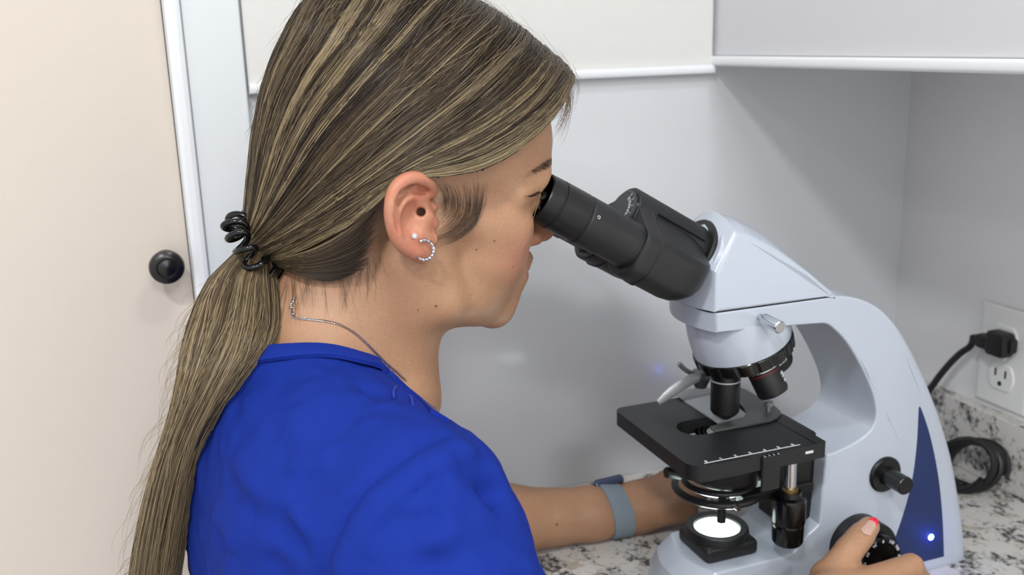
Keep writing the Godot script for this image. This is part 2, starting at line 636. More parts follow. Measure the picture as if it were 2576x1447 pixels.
func build_outlet() -> void:
	var ivory := mat(rgb(232, 232, 230), 0.35)
	var slot := mat(rgb(30, 30, 30), 0.6)
	var a := xp(2481.5, 754, RIGHT_X)
	var b := xp(2458.5, 997, RIGHT_X)
	var hgt := a.y - b.y
	var z0 := (a.z + b.z) / 2
	var wid := hgt * 0.62
	var t := thing("wall_outlet", "white duplex outlet with one free socket on the wall", "outlet", Vector3(RIGHT_X, b.y, z0 + wid / 2))
	var turn := Transform3D(Basis(Vector3.UP, -PI / 2), Vector3.ZERO)   # local z points out of the wall, local x along the wall
	var g := Geo.new()
	g.xf = turn
	g.extrude(PackedVector2Array([Vector2(-wid / 2, 0), Vector2(wid / 2, 0), Vector2(wid / 2, hgt), Vector2(-wid / 2, hgt)]), 0.0, 0.0055, 0.004, 0.003, 3)
	obj("plate", g, ivory, t)
	for cy in [hgt * 0.31, hgt * 0.69]:
		g = Geo.new()
		g.xf = turn
		var rp := PackedVector2Array()
		for i in 32:
			var an := TAU * i / 32
			rp.append(Vector2(cos(an) * 0.0165, clampf(sin(an) * 0.0185, -0.0145, 0.0145) + cy))
		g.extrude(rp, 0.0, 0.0072, 0.0012, 0.0012, 2)
		var rc := obj("receptacle", g, ivory, t)
		for sx in [-0.0063, 0.0063]:
			g = Geo.new()
			g.xf = turn
			g.box(Vector3(sx - 0.0011, cy + 0.0005, 0.0065), Vector3(sx + 0.0011, cy + 0.0085, 0.0075))
			obj("slot", g, slot, rc)
		g = Geo.new()
		g.xf = turn * Transform3D(Basis(Vector3.RIGHT, PI / 2), Vector3(0, cy - 0.0068, 0.0065))
		g.lathe([Vector2(0, 0), Vector2(0.0026, 0), Vector2(0.0026, 0.001), Vector2(0, 0.001)], 14)
		obj("slot", g, slot, rc)
	g = Geo.new()
	g.xf = turn * Transform3D(Basis(Vector3.RIGHT, PI / 2), Vector3(0, hgt * 0.5, 0.0055))
	g.lathe([Vector2(0, 0), Vector2(0.0032, 0), Vector2(0.0026, 0.001), Vector2(0, 0.0012)], 14)
	obj("screw", g, ivory, t)
	# plug and cord
	var black := mat(rgb(16, 16, 17), 0.45)
	var c := thing("power_cord", "black power cord plugged into the outlet and coiled on granite", "cord", Vector3(RIGHT_X, b.y + hgt * 0.69, z0 + wid / 2))
	g = Geo.new()
	g.xf = turn
	g.rbox(Vector3(-0.008, -0.015, 0.0075), Vector3(0.016, 0.011, 0.026), 0.004, 2)
	g.rbox(Vector3(-0.0115, -0.010, 0.0075), Vector3(0.0195, 0.006, 0.018), 0.003, 2)
	g.rbox(Vector3(-0.021, -0.0115, 0.012), Vector3(-0.005, 0.0035, 0.025), 0.003, 2)
	g.rbox(Vector3(-0.030, -0.0105, 0.0135), Vector3(-0.018, -0.0005, 0.0235), 0.002, 2)
	obj("plug", g, black, c)
	var path := PackedVector3Array()
	var base := c.position
	path.append(turn * Vector3(-0.028, -0.0058, 0.0185))
	for q in [[2440, 872, 0.3725], [2415, 890, 0.369], [2385, 920, 0.362], [2352, 962, 0.354], [2325, 1010, 0.345]]:
		path.append(xp(q[0], q[1], q[2]) - base)
	for q in [[0.326, 0.03, -0.125], [0.318, 0.0085, -0.11], [0.325, 0.0060, -0.09], [0.34, 0.0060, -0.075]]:
		path.append(Vector3(q[0], q[1], q[2]) - base)
	g = Geo.new()
	g.tube(along(path, 6), 0.0036, 10)
	obj("cord", g, black, c)
	# bundle of loops on the worktop behind the stand
	var mid := xp(2438, 1172, 0.345)
	g = Geo.new()
	var loop := PackedVector3Array()
	for i in 5 * 28:
		var an := TAU * i / 28.0
		var k := i / 28.0
		var p := mid + Vector3(0.010, 0.026, 0.004) * sin(an) * (1.0 + 0.05 * sin(k * 2.0)) + Vector3(0.007, 0.0, 0.027) * cos(an) * (1.0 + 0.06 * cos(k * 3.0)) + Vector3(-0.0045, 0.001, 0.0) * (k - 2.5)
		loop.append(Vector3(minf(p.x, RIGHT_X - 0.0205), maxf(p.y, 0.0042), p.z) - base)
	g.tube(loop, 0.0036, 8)
	obj("coil", g, black, c)


# ------------------------------------------------------------------ the microscope

func build_microscope() -> void:
	var s := thing("microscope", "white binocular microscope with blue side stripe and black stage", "microscope")
	var white := mat(rgb(188, 196, 208), 0.22)
	white.clearcoat_enabled = true
	white.clearcoat = 0.3
	white.clearcoat_roughness = 0.1
	var black := mat(rgb(22, 23, 24), 0.42)
	var matte := mat(rgb(28, 29, 30), 0.46)
	var glossy := mat(rgb(12, 12, 13), 0.16)
	var chrome := mat(rgb(205, 207, 210), 0.22, 1.0)
	var steel := mat(rgb(150, 152, 152), 0.42, 0.85)
	var ink := mat(rgb(215, 218, 222), 0.6)
	var g: Geo

	# stand: base, arm and carrier plate in one casting
	var pts := [[-47, 0, 1], [236, 0, 1], [235, 8, 0], [230.3, 32.7, 0], [220.4, 69.7, 0], [209, 106, 0], [195.6, 138, 0], [182.1, 165.6, 0], [169.3, 188.8, 0], [154.7, 211.8, 0], [138.6, 232.8, 0], [121.3, 249.5, 0], [104.9, 259.4, 0], [89.1, 264.8, 0], [76.3, 266.9, 1],
		[-33, 266.9, 1], [-31.5, 251, 1], [26.6, 248.2, 0], [58, 246.3, 0], [66.5, 245.2, 0], [73, 241.5, 0], [87.8, 227.2, 0], [103, 205.5, 0], [115.4, 183.1, 0], [121, 168, 0], [122.3, 157, 0], [119.5, 149, 0], [113, 143, 0], [101.9, 138.1, 0], [86.3, 133.8, 0], [74.5, 132.4, 1],
		[73.3, 120, 1], [71.5, 76, 0], [69, 69.5, 0], [60, 63, 0], [48, 51, 0], [38, 48, 1], [-27, 48, 1], [-40, 36, 1], [-46, 20, 0]]
	var poly := outline(pts, 4)
	var bw := []
	var bd := []
	for p in poly:
		var k := smoothstep(0.122, 0.175, p.x) if p.y > 0.001 else 0.0
		bw.append(lerpf(0.0016, 0.0100, k))
		bd.append(lerpf(0.0022, 0.0045, k))
	g = Geo.new()
	g.extrude(poly, -0.037, 0.037, bw, bd, 7, 8)
	g.deform(func(p: Vector3) -> Vector3:
		var f := 1.0 - pow(p.z / 0.037, 2.0)
		if p.y > 0.24 and p.x < -0.01:
			p.x -= 0.0098 * f * clampf((-0.01 - p.x) / 0.02, 0.0, 1.0)
		elif p.y < 0.049 and p.x < 0.0:
			p.x -= 0.012 * f * clampf(-p.x / 0.02, 0.0, 1.0)
		if p.y < 0.0495 and p.x < 0.07:
			p.z *= 1.0 + 0.12 * clampf((0.048 - p.y) / 0.03, 0.0, 1.0) * clampf((0.07 - p.x) / 0.03, 0.0, 1.0)
		return p)
	obj("stand", g, white, s, 13)
	# blue stripe on both flanks
	var stripe := outline([[166.4, 157.6, 1], [168.6, 157.8, 0], [181.4, 129.5, 0], [193.9, 90.1, 0], [202.4, 50.3, 0], [208.3, 10, 1], [138, 10, 1], [152.8, 43.5, 0], [164.2, 84.6, 0], [167.3, 121, 0]], 5)
	for sg in [1.0, -1.0]:
		g = Geo.new()
		g.extrude(stripe, 0.0368 if sg > 0 else -0.0374, 0.0374 if sg > 0 else -0.0368)
		obj("stripe", g, mat(rgb(27, 47, 96), 0.45), s).set_meta("label", "dark blue swoosh panel on the arm")
		g = Geo.new()
		g.xf = Transform3D(Basis(Vector3.RIGHT, PI / 2 * sg), mm(191.2, 32.9, 37.2 * sg))
		g.lathe([Vector2(0, 0), Vector2(0.0028, 0), Vector2(0.0027, 0.0008), Vector2(0.0018, 0.0014), Vector2(0, 0.0017)], 20)
		var lm := mat(rgb(120, 150, 255), 0.3)
		lm.emission_enabled = true
		lm.emission = Color(0.36, 0.52, 1.0)
		lm.emission_energy_multiplier = 40.0
		obj("indicator_led", g, lm, s).set_meta("label", "glowing blue indicator light")
		var l := OmniLight3D.new()
		l.name = "led_light"
		l.light_color = Color(0.1, 0.2, 1.0)
		l.light_energy = 0.00025
		l.light_size = 0.003
		l.omni_range = 2.0
		l.omni_attenuation = 2.0
		l.shadow_enabled = true
		s.add_child(l, true)
		l.position = mm(191.2, 32.9, 43.0 * sg)
	# prism housing
	var hp := outline([[-33.5, 267.3, 1], [76.2, 267.3, 1], [72, 270.5, 0], [63.7, 277, 0], [48, 289.5, 0], [22, 308.0, 0], [0, 320.0, 0], [-8, 323, 1], [-14.5, 325.3, 1], [-32.5, 297, 1]], 4)
	g = Geo.new()
	g.extrude(hp, -0.0372, 0.0372, 0.0025, 0.0025, 3, 8)
	g.deform(func(p: Vector3) -> Vector3:
		var f := 1.0 - pow(p.z / 0.0372, 2.0)
		var up := clampf((p.y - 0.285) / 0.045, 0.0, 1.0)
		p.y += 0.0115 * f * clampf((p.y - 0.2675) / 0.04, 0.0, 1.0)
		p.z *= 1.0 - 0.22 * up
		if p.x < -0.01 and p.y < 0.33:
			p.x -= 0.0098 * f * clampf((-0.01 - p.x) / 0.02, 0.0, 1.0)
		return p)
	obj("prism_housing", g, white, s, 25)
	# dark seam between housing and arm
	var seam := PackedVector2Array()
	for i in 24:
		var a := PI / 2 + PI * i / 23.0
		seam.append(Vector2(-0.0318 + 0.0098 * cos(a), 0.0362 * sin(a)))
	seam.append(Vector2(0.074, -0.0362))
	seam.append(Vector2(0.074, 0.0362))
	g = Geo.new()
	g.xf = Transform3D(Basis(Vector3.RIGHT, PI / 2), Vector3.ZERO)
	g.extrude(seam, -0.2675, -0.2665)
	obj("seam_gasket", g, black, s)
	# retaining thumbscrew
	g = Geo.new()
	g.xf = frame(mm(4.5, 259.3, 36.0), Vector3(0, -0.05, 1))
	g.lathe([Vector2(0, 0), Vector2(0.0026, 0), Vector2(0.0026, 0.005), Vector2(0.0048, 0.0085), Vector2(0.0048, 0.0275), Vector2(0.0042, 0.0282), Vector2(0, 0.0282)], 24)
	obj("thumbscrew", g, chrome, s)
	build_binocular(s, white, black, matte, glossy, chrome, ink)
	build_turret(s, white, black, glossy, chrome, ink)
	build_stage(s, black, glossy, chrome, steel, ink, matte)
	build_illuminator(s, white, black, matte)
	build_focus(s, black, glossy, ink)


func build_binocular(s: Node3D, white: Material, black: Material, matte: Material, glossy: Material, chrome: Material, ink: Material) -> void:
	var al := deg_to_rad(31.0)
	var d := Vector3(-cos(al), sin(al), 0)
	var n := Vector3(sin(al), cos(al), 0)
	var o := mm(-40.5, 312.5, 0)
	# local axes: y along the tubes towards the eyes, x upwards, z sideways
	var fr := Transform3D(Basis(n, d, Vector3.BACK if n.cross(d).z > 0 else Vector3.FORWARD), o)
	var zs := 1.0 if fr.basis.z.z > 0 else -1.0
	var g := Geo.new()
	g.xf = fr
	g.lathe([Vector2(0, -0.026), Vector2(0.0315, -0.026), Vector2(0.0315, -0.014), Vector2(0.0295, -0.0115), Vector2(0.027, -0.011), Vector2(0, -0.011)], 48)
	obj("mounting_collar", g, white, s)
	g = Geo.new()
	g.xf = fr
	g.lathe([Vector2(0, -0.014), Vector2(0.0262, -0.014), Vector2(0.0262, -0.0085), Vector2(0.0250, -0.0075), Vector2(0, -0.0075)], 48)
	obj("swivel_flange", g, black, s)
	g = Geo.new()
	g.xf = fr
	g.lathe([Vector2(0, -0.010), Vector2(0.0198, -0.010), Vector2(0.0198, 0.0595), Vector2(0.0188, 0.0607), Vector2(0, 0.0607)], 48)
	var hinge := obj("hinge_barrel", g, matte, s)
	g = Geo.new()
	g.xf = fr
	g.lathe([Vector2(0, 0.060), Vector2(0.0165, 0.060), Vector2(0.0165, 0.0622), Vector2(0.0155, 0.063), Vector2(0, 0.063)], 40)
	obj("scale_disc", g, mat(rgb(58, 60, 62), 0.5), s)
	# white scale marks on the disc: the pupil distance numbers
	var num := 0
	for word in ["75", "70", "65", "60", "55"]:
		var an := deg_to_rad(18.0 + num * 24.0)
		var dir := Vector3(cos(an), 0, sin(an) * zs)
		var tick := Geo.new()
		tick.xf = fr * Transform3D(Basis(Vector3.UP, -an * zs), Vector3(0, 0.0629, 0))
		tick.box(Vector3(0.0128, 0.0, -0.00022), Vector3(0.0152, 0.0003, 0.00022))
		obj("scale_mark", tick, ink, hinge)
		var y_ax := fr.basis * dir
		var z_ax := fr.basis.y
		lettering(word, 0.0026, Transform3D(Basis(y_ax.cross(z_ax), y_ax, z_ax), fr * (dir * 0.0103 + Vector3(0, 0.06305, 0))), ink, hinge)
		num += 1
	for side in [1.0, -1.0]:
		var zc: float = 0.031 * side
		var called := "near" if side > 0 else "far"
		# wing: a faceted housing from the hinge out to the eyepiece axis; corners as (up, sideways) in mm
		var ca := Vector2(-0.001, 0.0)
		var cb := Vector2(-0.022, zc * zs)
		var sect := outline([[13, -6, 0], [16.5, 6, 0], [12, 14, 0], [5, 22, 0], [-7, 45, 0], [-11, 50.5, 0], [-17, 52.5, 0], [-33, 52, 0], [-40, 48, 0], [-45, 39, 0], [-45.5, 32, 0], [-44, 20, 0], [-36, 8, 0], [-14, -8, 0], [4, -10, 0]], 3)
		var rings := []
		for st in [[-0.0095, 0.50, 0.45], [-0.0085, 0.62, 0.62], [-0.005, 0.74, 0.76], [0.0, 0.83, 0.86], [0.006, 0.91, 0.93], [0.013, 0.97, 0.98], [0.022, 1.0, 1.0], [0.0565, 1.0, 1.0], [0.059, 0.99, 0.99], [0.0602, 0.955, 0.96]]:
			var r := PackedVector3Array()
			for p in sect:
				r.append(Vector3(p.x * (st[1] if p.x < 0.0 else lerpf(1.0, st[1], 0.4)), st[0], p.y * st[2] * side * zs))
			rings.append(r)
		g = Geo.new()
		g.xf = fr
		g.loft(rings)
		var wing := obj("prism_wing", g, matte, s, 24)
		# raised lip behind the front plate
		rings = []
		for st in [[0.0455, 1.0], [0.0462, 1.022], [0.0475, 1.022], [0.0482, 1.0]]:
			var r := PackedVector3Array()
			for p in sect:
				r.append(Vector3(p.x * st[1], st[0], p.y * st[1] * side * zs))
			rings.append(r)
		g = Geo.new()
		g.xf = fr
		g.loft(rings)
		obj("rib", g, matte, wing, 28)
		# shallow strip along the upper facet
		g = Geo.new()
		g.tube(PackedVector3Array([fr * Vector3(0.0095, -0.003, 0.0185 * side * zs), fr * Vector3(0.0095, 0.043, 0.0185 * side * zs)]), 0.0009, 6)
		obj("groove_strip", g, black, wing)
		for q in [Vector2(0.0075, 0.0150), Vector2(-0.0400, 0.034), Vector2(-0.036, 0.012)]:
			g = Geo.new()
			g.xf = fr * Transform3D(Basis(), Vector3(q.x, 0.0596, q.y * side * zs))
			g.lathe([Vector2(0, 0), Vector2(0.0016, 0), Vector2(0.0015, 0.0012), Vector2(0.0008, 0.0014), Vector2(0, 0.0007)], 12)
			obj("screw", g, chrome if q.x > 0 else black, wing)
		# eyepiece tube
		g = Geo.new()
		g.xf = fr * Transform3D(Basis(), Vector3(cb.x, 0, cb.y))
		g.lathe([Vector2(0, 0.05), Vector2(0.0185, 0.05), Vector2(0.0185, 0.0605), Vector2(0.0174, 0.0625), Vector2(0.0172, 0.083), Vector2(0.0179, 0.0845), Vector2(0.0179, 0.1035), Vector2(0.0172, 0.1045), Vector2(0, 0.1045)], 56)
		obj("eyepiece_tube", g, matte, s)
		g = Geo.new()
		g.xf = fr * Transform3D(Basis(), Vector3(cb.x, 0, cb.y))
		g.lathe([Vector2(0, 0.104), Vector2(0.0170, 0.104), Vector2(0.0171, 0.1058), Vector2(0.0180, 0.1066), Vector2(0.0178, 0.1275), Vector2(0.0172, 0.1280), Vector2(0.0172, 0.1290), Vector2(0.0177, 0.1295), Vector2(0.0173, 0.1390), Vector2(0.0165, 0.1400), Vector2(0.0154, 0.1394), Vector2(0.0146, 0.1345), Vector2(0.0132, 0.1325), Vector2(0.0120, 0.1320), Vector2(0.0114, 0.1308), Vector2(0, 0.1308)], 56)
		var ep := obj("eyepiece", g, mat(rgb(13, 14, 15), 0.36), s)
		g = Geo.new()
		g.xf = fr * Transform3D(Basis(), Vector3(cb.x, 0, cb.y))
		g.lathe([Vector2(0, 0.1302), Vector2(0.0114, 0.1302), Vector2(0.0114, 0.1312), Vector2(0.007, 0.1325), Vector2(0, 0.133)], 32)
		obj("lens", g, mat(rgb(8, 8, 12), 0.05), ep)
		g = Geo.new()
		var side_dir := (Vector3(0.35, 0, side * zs)).normalized()
		g.xf = fr * frame(Vector3(cb.x, 0.1005, cb.y) + side_dir * 0.0172, side_dir, Vector3.UP)
		g.lathe([Vector2(0, 0), Vector2(0.0014, 0), Vector2(0.0014, 0.0008), Vector2(0.0008, 0.0008), Vector2(0, 0.0002)], 12)
		obj("set_screw", g, chrome, ep)


func lettering(word: String, height: float, xf: Transform3D, m: Material, parent: Node) -> void:
	var t := TextMesh.new()
	var f := SystemFont.new()
	f.font_names = PackedStringArray(["Droid Sans"])
	f.font_weight = 700
	t.font = f
	t.text = word
	t.font_size = 32
	t.pixel_size = height / 23.0
	t.depth = height * 0.08
	t.curve_step = 2.0
	var o := MeshInstance3D.new()
	o.name = "lettering"
	o.mesh = t
	o.material_override = m
	parent.add_child(o, true)
	o.transform = xf


func hull2(a: Vector2, ra: float, b: Vector2, rb: float, n: int) -> PackedVector2Array:
	# outline of the hull of two circles, n points, by direction
	var out := PackedVector2Array()
	var ab := b - a
	var dist := ab.length()
	var base := ab.angle()
	var beta := acos(clampf((ra - rb) / maxf(dist, 1e-6), -1.0, 1.0))
	for i in n:
		var t := TAU * (i + 0.5) / n
		# angle relative to the line a-b: |t| < beta belongs to b
		var rel := wrapf(t - base, -PI, PI)
		var dir := Vector2(cos(t), sin(t))
		out.append((b + dir * rb) if absf(rel) < beta else (a + dir * ra))
	return out


func build_turret(s: Node3D, white: Material, black: Material, glossy: Material, chrome: Material, ink: Material) -> void:
	var tau := deg_to_rad(19.0)
	var nd := Vector3(sin(tau), -cos(tau), 0)      # axis of the nosepiece, downwards
	var ud := Vector3(-cos(tau), -sin(tau), 0)     # towards the objective in use
	var ro := 0.0195
	var mid := Vector3(0.0, 0.2085, 0) - ud * ro - nd * 0.0
	var rings := []
	# white cone from the round seat under the arm to the tilted ring
	for k in 7:
		var t := k / 6.0
		var c := mm(7, 253, 0).lerp(mid - nd * 0.0125, t)
		var ax := Vector3(0, -1, 0).slerp(nd, t)
		var rad := lerpf(0.0400, 0.0398, t) + 0.0012 * sin(t * PI)
		var ex := ax.cross(Vector3.BACK).normalized()
		var r := PackedVector3Array()
		for j in 56:
			var a := TAU * j / 56
			r.append(c + (ex * cos(a) + Vector3.BACK * sin(a)) * rad)
		rings.append(r)
	var g := Geo.new()
	g.loft(rings)
	obj("nosepiece_seat", g, white, s)
	# black knurled ring
	var fr := frame(mid, nd, Vector3.BACK)
	rings = []
	for st in [[-0.0135, 0.0395, 0.0], [-0.0125, 0.0405, 0.0], [-0.0115, 0.0412, 1.0], [-0.003, 0.0405, 1.0], [-0.0015, 0.0375, 0.3], [0.0005, 0.030, 0.0]]:
		var r := PackedVector3Array()
		for j in 144:
			var a := TAU * j / 144
			var notch := 0.0012 if (j % 8) < 2 else 0.0
			var rad: float = st[1] - notch * st[2]
			r.append(Vector3(cos(a) * rad, st[0], sin(a) * rad))
		rings.append(r)
	g = Geo.new()
	g.xf = fr
	g.loft(rings)
	obj("nosepiece_ring", g, glossy, s, 40)
	# four objectives on the cone
	var spec := [[0.0, 0.0455, 0.0120, rgb(205, 210, 216), true], [90.0, 0.0290, 0.0128, rgb(110, 25, 22), true], [180.0, 0.025, 0.0135, rgb(190, 150, 40), false], [270.0, 0.026, 0.0125, rgb(60, 120, 60), false]]
	for q in spec:
		var u: Vector3 = ud.rotated(nd, deg_to_rad(q[0]))
		if absf(u.z) > 0.5 and (u.z > 0) != (q[0] == 90.0):
			u = ud.rotated(nd, deg_to_rad(-q[0]))
		var dir := (nd * cos(tau) + u * sin(tau)).normalized()
		var at: Vector3 = mid + u * ro
		var len: float = q[1]
		var rad: float = q[2]
		var ofr := frame(at, dir, Vector3.BACK)
		var ob := Node3D.new()
		ob.name = "objective"
		s.add_child(ob, true)
		g = Geo.new()
		g.xf = ofr
		g.lathe([Vector2(0, -0.003), Vector2(0.0105, -0.003), Vector2(0.0112, 0.0), Vector2(rad, 0.0008), Vector2(rad, 0.0062), Vector2(rad * 0.97, 0.0068), Vector2(0, 0.0068)], 32)
		obj("chrome_ring", g, chrome, ob)
		g = Geo.new()
		g.xf = ofr
		var tip := [Vector2(0, 0.0066), Vector2(rad * 1.0, 0.0068), Vector2(rad * 1.01, 0.011), Vector2(rad * 0.99, len - 0.004), Vector2(rad * 0.9, len - 0.0015), Vector2(rad * 0.55, len), Vector2(0, len)]
		if q[0] == 0.0:
			tip = [Vector2(0, 0.0066), Vector2(rad * 0.98, 0.0068), Vector2(rad, 0.0105), Vector2(rad * 0.98, 0.0375), Vector2(rad * 0.85, 0.040), Vector2(rad * 0.5, 0.0435), Vector2(0.0035, 0.0452), Vector2(0, 0.0453)]
		g.lathe(tip, 40)
		obj("barrel", g, mat(rgb(19, 19, 20), 0.38), ob)
		g = Geo.new()
		g.xf = ofr
		var b0: float = 0.0105 if q[0] == 0.0 else 0.0078
		g.lathe([Vector2(rad * 0.9, b0), Vector2(rad * 1.02, b0), Vector2(rad * 1.02, b0 + 0.0012), Vector2(rad * 0.9, b0 + 0.0012)], 40)
		obj("colour_band", g, mat(q[3], 0.45), ob)
		if q[0] == 90.0:
			# the words on its flank, facing right and towards the viewer
			var out_dir := (Vector3(0.72, 0.12, 0.68) - dir * Vector3(0.72, 0.12, 0.68).dot(dir)).normalized()
			lettering("SP", 0.0046, Transform3D(Basis((-dir).cross(out_dir), -dir, out_dir), at + dir * 0.0145 + out_dir * (rad * 1.005)), ink, ob)
			lettering("PL", 0.003, Transform3D(Basis((-dir).cross(out_dir), -dir, out_dir), at + dir * 0.0195 + out_dir * (rad * 1.0)), ink, ob)
		if q[0] == 180.0:
			var out_dir := (Vector3(-0.3, 0.3, 1.0) - dir * Vector3(-0.3, 0.3, 1.0).dot(dir)).normalized()
			lettering("0.25", 0.0032, Transform3D(Basis((-dir).cross(out_dir), -dir, out_dir), at + dir * 0.0135 + out_dir * (rad * 1.005)), ink, ob)


func build_stage(s: Node3D, black: Material, glossy: Material, chrome: Material, steel: Material, ink: Material, matte: Material) -> void:
	var y := 0.160
	var st_m := mat(rgb(25, 26, 27), 0.46)
	# plate with its long opening, built as a flat polygon pushed downwards
	var g := Geo.new()
	var outer := PackedVector2Array()
	for q in [[50, 67, 3, 0], [-69.5, 67, 13, 1], [-69.5, -65, 9, 2], [50, -65, 3, 3]]:
		for k in 7:
			var a: float = (q[3] + k / 6.0) * PI / 2
			var cx: float = q[0] + (-q[2] if q[0] > 0 else q[2])
			var cz: float = q[1] + (-q[2] if q[1] > 0 else q[2])
			outer.append(Vector2(cx + q[2] * cos(a), cz + q[2] * sin(a)) * 0.001)
	# long hole from the optical axis to the front
	var hole := PackedVector2Array()
	for k in 17:
		var a := PI / 2 + PI * k / 16.0
		hole.append(Vector2(-0.027 + 0.0155 * cos(a), 0.0155 * sin(a)))
	for k in 17:
		var a := -PI / 2 + PI * k / 16.0
		hole.append(Vector2(0.008 + 0.0155 * cos(a), 0.0155 * sin(a)))
	plate_with_hole(g, outer, hole, y - 0.0125, y, 0.0006)
	obj("stage_plate", g, st_m, s)
	g = Geo.new()
	g.box(Vector3(0.0398, y - 0.0001, -0.0645), Vector3(0.0404, y + 0.0003, 0.0665))
	obj("stage_groove", g, glossy, s)
	# rails below the plate on the left side
	g = Geo.new()
	g.rbox(Vector3(-0.058, y - 0.017, -0.060), Vector3(0.045, y - 0.0124, 0.060), 0.001, 1)
	plate_sub(g, s, black)
	# white scale along the near edge: ticks and numbers
	var x0 := -0.054
	g = Geo.new()
	g.box(Vector3(x0 - 0.003, y, 0.0622), Vector3(0.028, y + 0.00015, 0.0632))
	var sc := obj("scale_bar", g, ink, s)
	for i in 7:
		lettering(str(i), 0.003, Transform3D(Basis(Vector3.RIGHT, -PI / 2), Vector3(x0 + i * 0.0128, y + 0.0001, 0.0602)), ink, sc)
	for i in 40:
		g = Geo.new()
		g.box(Vector3(x0 + i * 0.002, y, 0.0610 if i % 5 == 0 else 0.0615), Vector3(x0 + i * 0.002 + 0.0003, y + 0.00012, 0.0625))
		obj("scale_mark", g, ink, sc)
	# pale maker's plate on the near side
	var a0 := zp(2036, 1138, 0.0672)
	g = Geo.new()
	g.box(Vector3(a0.x - 0.0035, a0.y - 0.001, 0.0668), Vector3(a0.x + 0.0035, a0.y + 0.001, 0.0674))
	obj("badge", g, ink, s)
	# vernier bracket on the near edge
	g = Geo.new()
	g.rbox(Vector3(-0.010, y - 0.030, 0.0665), Vector3(0.006, y - 0.001, 0.0695), 0.0008, 1)
	var vb := obj("vernier_bracket", g, black, s)
	for i in 4:
		g = Geo.new()
		g.box(Vector3(-0.008 + i * 0.004, y - 0.0012, 0.0672), Vector3(-0.0075 + i * 0.004, y - 0.0008, 0.0692))
		obj("scale_mark", g, ink, vb)
	# bracket that holds the slide
	var f := y + 0.0022
	var br := PackedVector2Array()
	for q in [[1786, 1073], [1798, 1084], [1880, 1069], [1940, 1057], [1958, 1048], [1965, 1036], [1950, 1022], [1880, 982], [1835, 962], [1805, 958], [1796, 966], [1830, 988], [1868, 1022], [1878, 1038], [1868, 1050]]:
		var p := yp(q[0], q[1], f)
		br.append(Vector2(p.x, -p.z))
	g = Geo.new()
	g.xf = Transform3D(Basis(Vector3.RIGHT, -PI / 2), Vector3.ZERO)
	g.extrude(br, y + 0.0004, y + 0.0024, 0.0004, 0.0004, 1)
	var hold := obj("slide_bracket", g, mat(rgb(92, 94, 94), 0.4, 0.5), s)
	var kn := yp(1932, 1035, f)
	g = Geo.new()
	g.xf = Transform3D(Basis(), Vector3(kn.x, f, kn.z))
	g.lathe([Vector2(0, 0), Vector2(0.0024, 0), Vector2(0.0024, 0.004), Vector2(0.0038, 0.0048), Vector2(0.0038, 0.0088), Vector2(0.003, 0.0094), Vector2(0, 0.0094)], 20)
	obj("thumb_nut", g, steel, hold)
	# curved spring finger and its lever at the far end
	var finger := PackedVector3Array()
	for q in [[1656, 1014], [1672, 1000], [1695, 982], [1720, 965], [1745, 953], [1768, 948]]:
		finger.append(zp(q[0], q[1], -0.042))
	var rad := [0.0024, 0.0042, 0.0054, 0.0056, 0.005, 0.004]
	var rr := []
	var fine := along(finger, 4)
	for i in fine.size():
		rr.append(lerpf(rad[mini(i / 4, 5)], rad[mini(i / 4 + 1, 5)], (i % 4) / 4.0))
	g = Geo.new()
	g.tube(fine, rr, 12)
	var low := finger[0].y
	g.deform(func(p: Vector3) -> Vector3: return Vector3(p.x, maxf(p.y, y + 0.0006), -0.042 + (p.z + 0.042) * 0.45))
	obj("spring_finger", g, mat(rgb(176, 180, 180), 0.4, 0.35), hold)
	g = Geo.new()
	g.tube(along(PackedVector3Array([zp(1708, 915, -0.05), zp(1722, 929, -0.05), zp(1742, 940, -0.05), zp(1765, 945, -0.05)]), 4), 0.0022, 10)
	obj("lever", g, mat(rgb(150, 155, 154), 0.4, 0.35), hold)
	var pv := zp(1763, 941, -0.047)
	g = Geo.new()
	g.xf = Transform3D(Basis(), pv)
	g.lathe([Vector2(0, -0.012), Vector2(0.005, -0.012), Vector2(0.0085, -0.004), Vector2(0.0085, 0.0), Vector2(0.007, 0.003), Vector2(0, 0.004)], 28)
	obj("pivot", g, mat(rgb(92, 94, 94), 0.35, 0.5), hold)
	# parts below the stage: condenser, its swing rings, the rack and the coaxial knobs
	g = Geo.new()
	g.lathe([Vector2(0.0235, 0.1515), Vector2(0.0235, 0.139), Vector2(0.0305, 0.137), Vector2(0.0305, 0.116), Vector2(0.028, 0.112), Vector2(0.021, 0.112), Vector2(0.020, 0.150), Vector2(0.0235, 0.1515)], 48)
	obj("condenser", g, black, s)
	g = Geo.new()
	g.lathe([Vector2(0, 0.1490), Vector2(0.0142, 0.1490), Vector2(0.0142, 0.1515), Vector2(0.008, 0.1535), Vector2(0, 0.154)], 32)
	var lens := mat(rgb(225, 228, 232), 0.15)
	lens.backlight_enabled = true
	lens.backlight = Color(0.9, 0.93, 0.97)
	obj("condenser_lens", g, lens, s)
	g = Geo.new()
	g.lathe([Vector2(0.0142, 0.1495), Vector2(0.0236, 0.1495), Vector2(0.0236, 0.1512), Vector2(0.0142, 0.1512), Vector2(0.0142, 0.1495)], 40)
	obj("lens_mount", g, black, s)
	for q in [[0.036, 0.104, 0.0032], [0.029, 0.110, 0.0026]]:
		g = Geo.new()
		var ring := PackedVector3Array()
		for j in 40:
			var a := TAU * j / 40
			ring.append(Vector3(-0.004 + cos(a) * q[0], q[1], sin(a) * q[0]))
		g.tube(ring, q[2], 10, true)
		obj("swing_ring", g, black, s)
	g = Geo.new()
	g.rbox(Vector3(-0.002, 0.1005, 0.022), Vector3(0.066, 0.1085, 0.034), 0.001, 1)
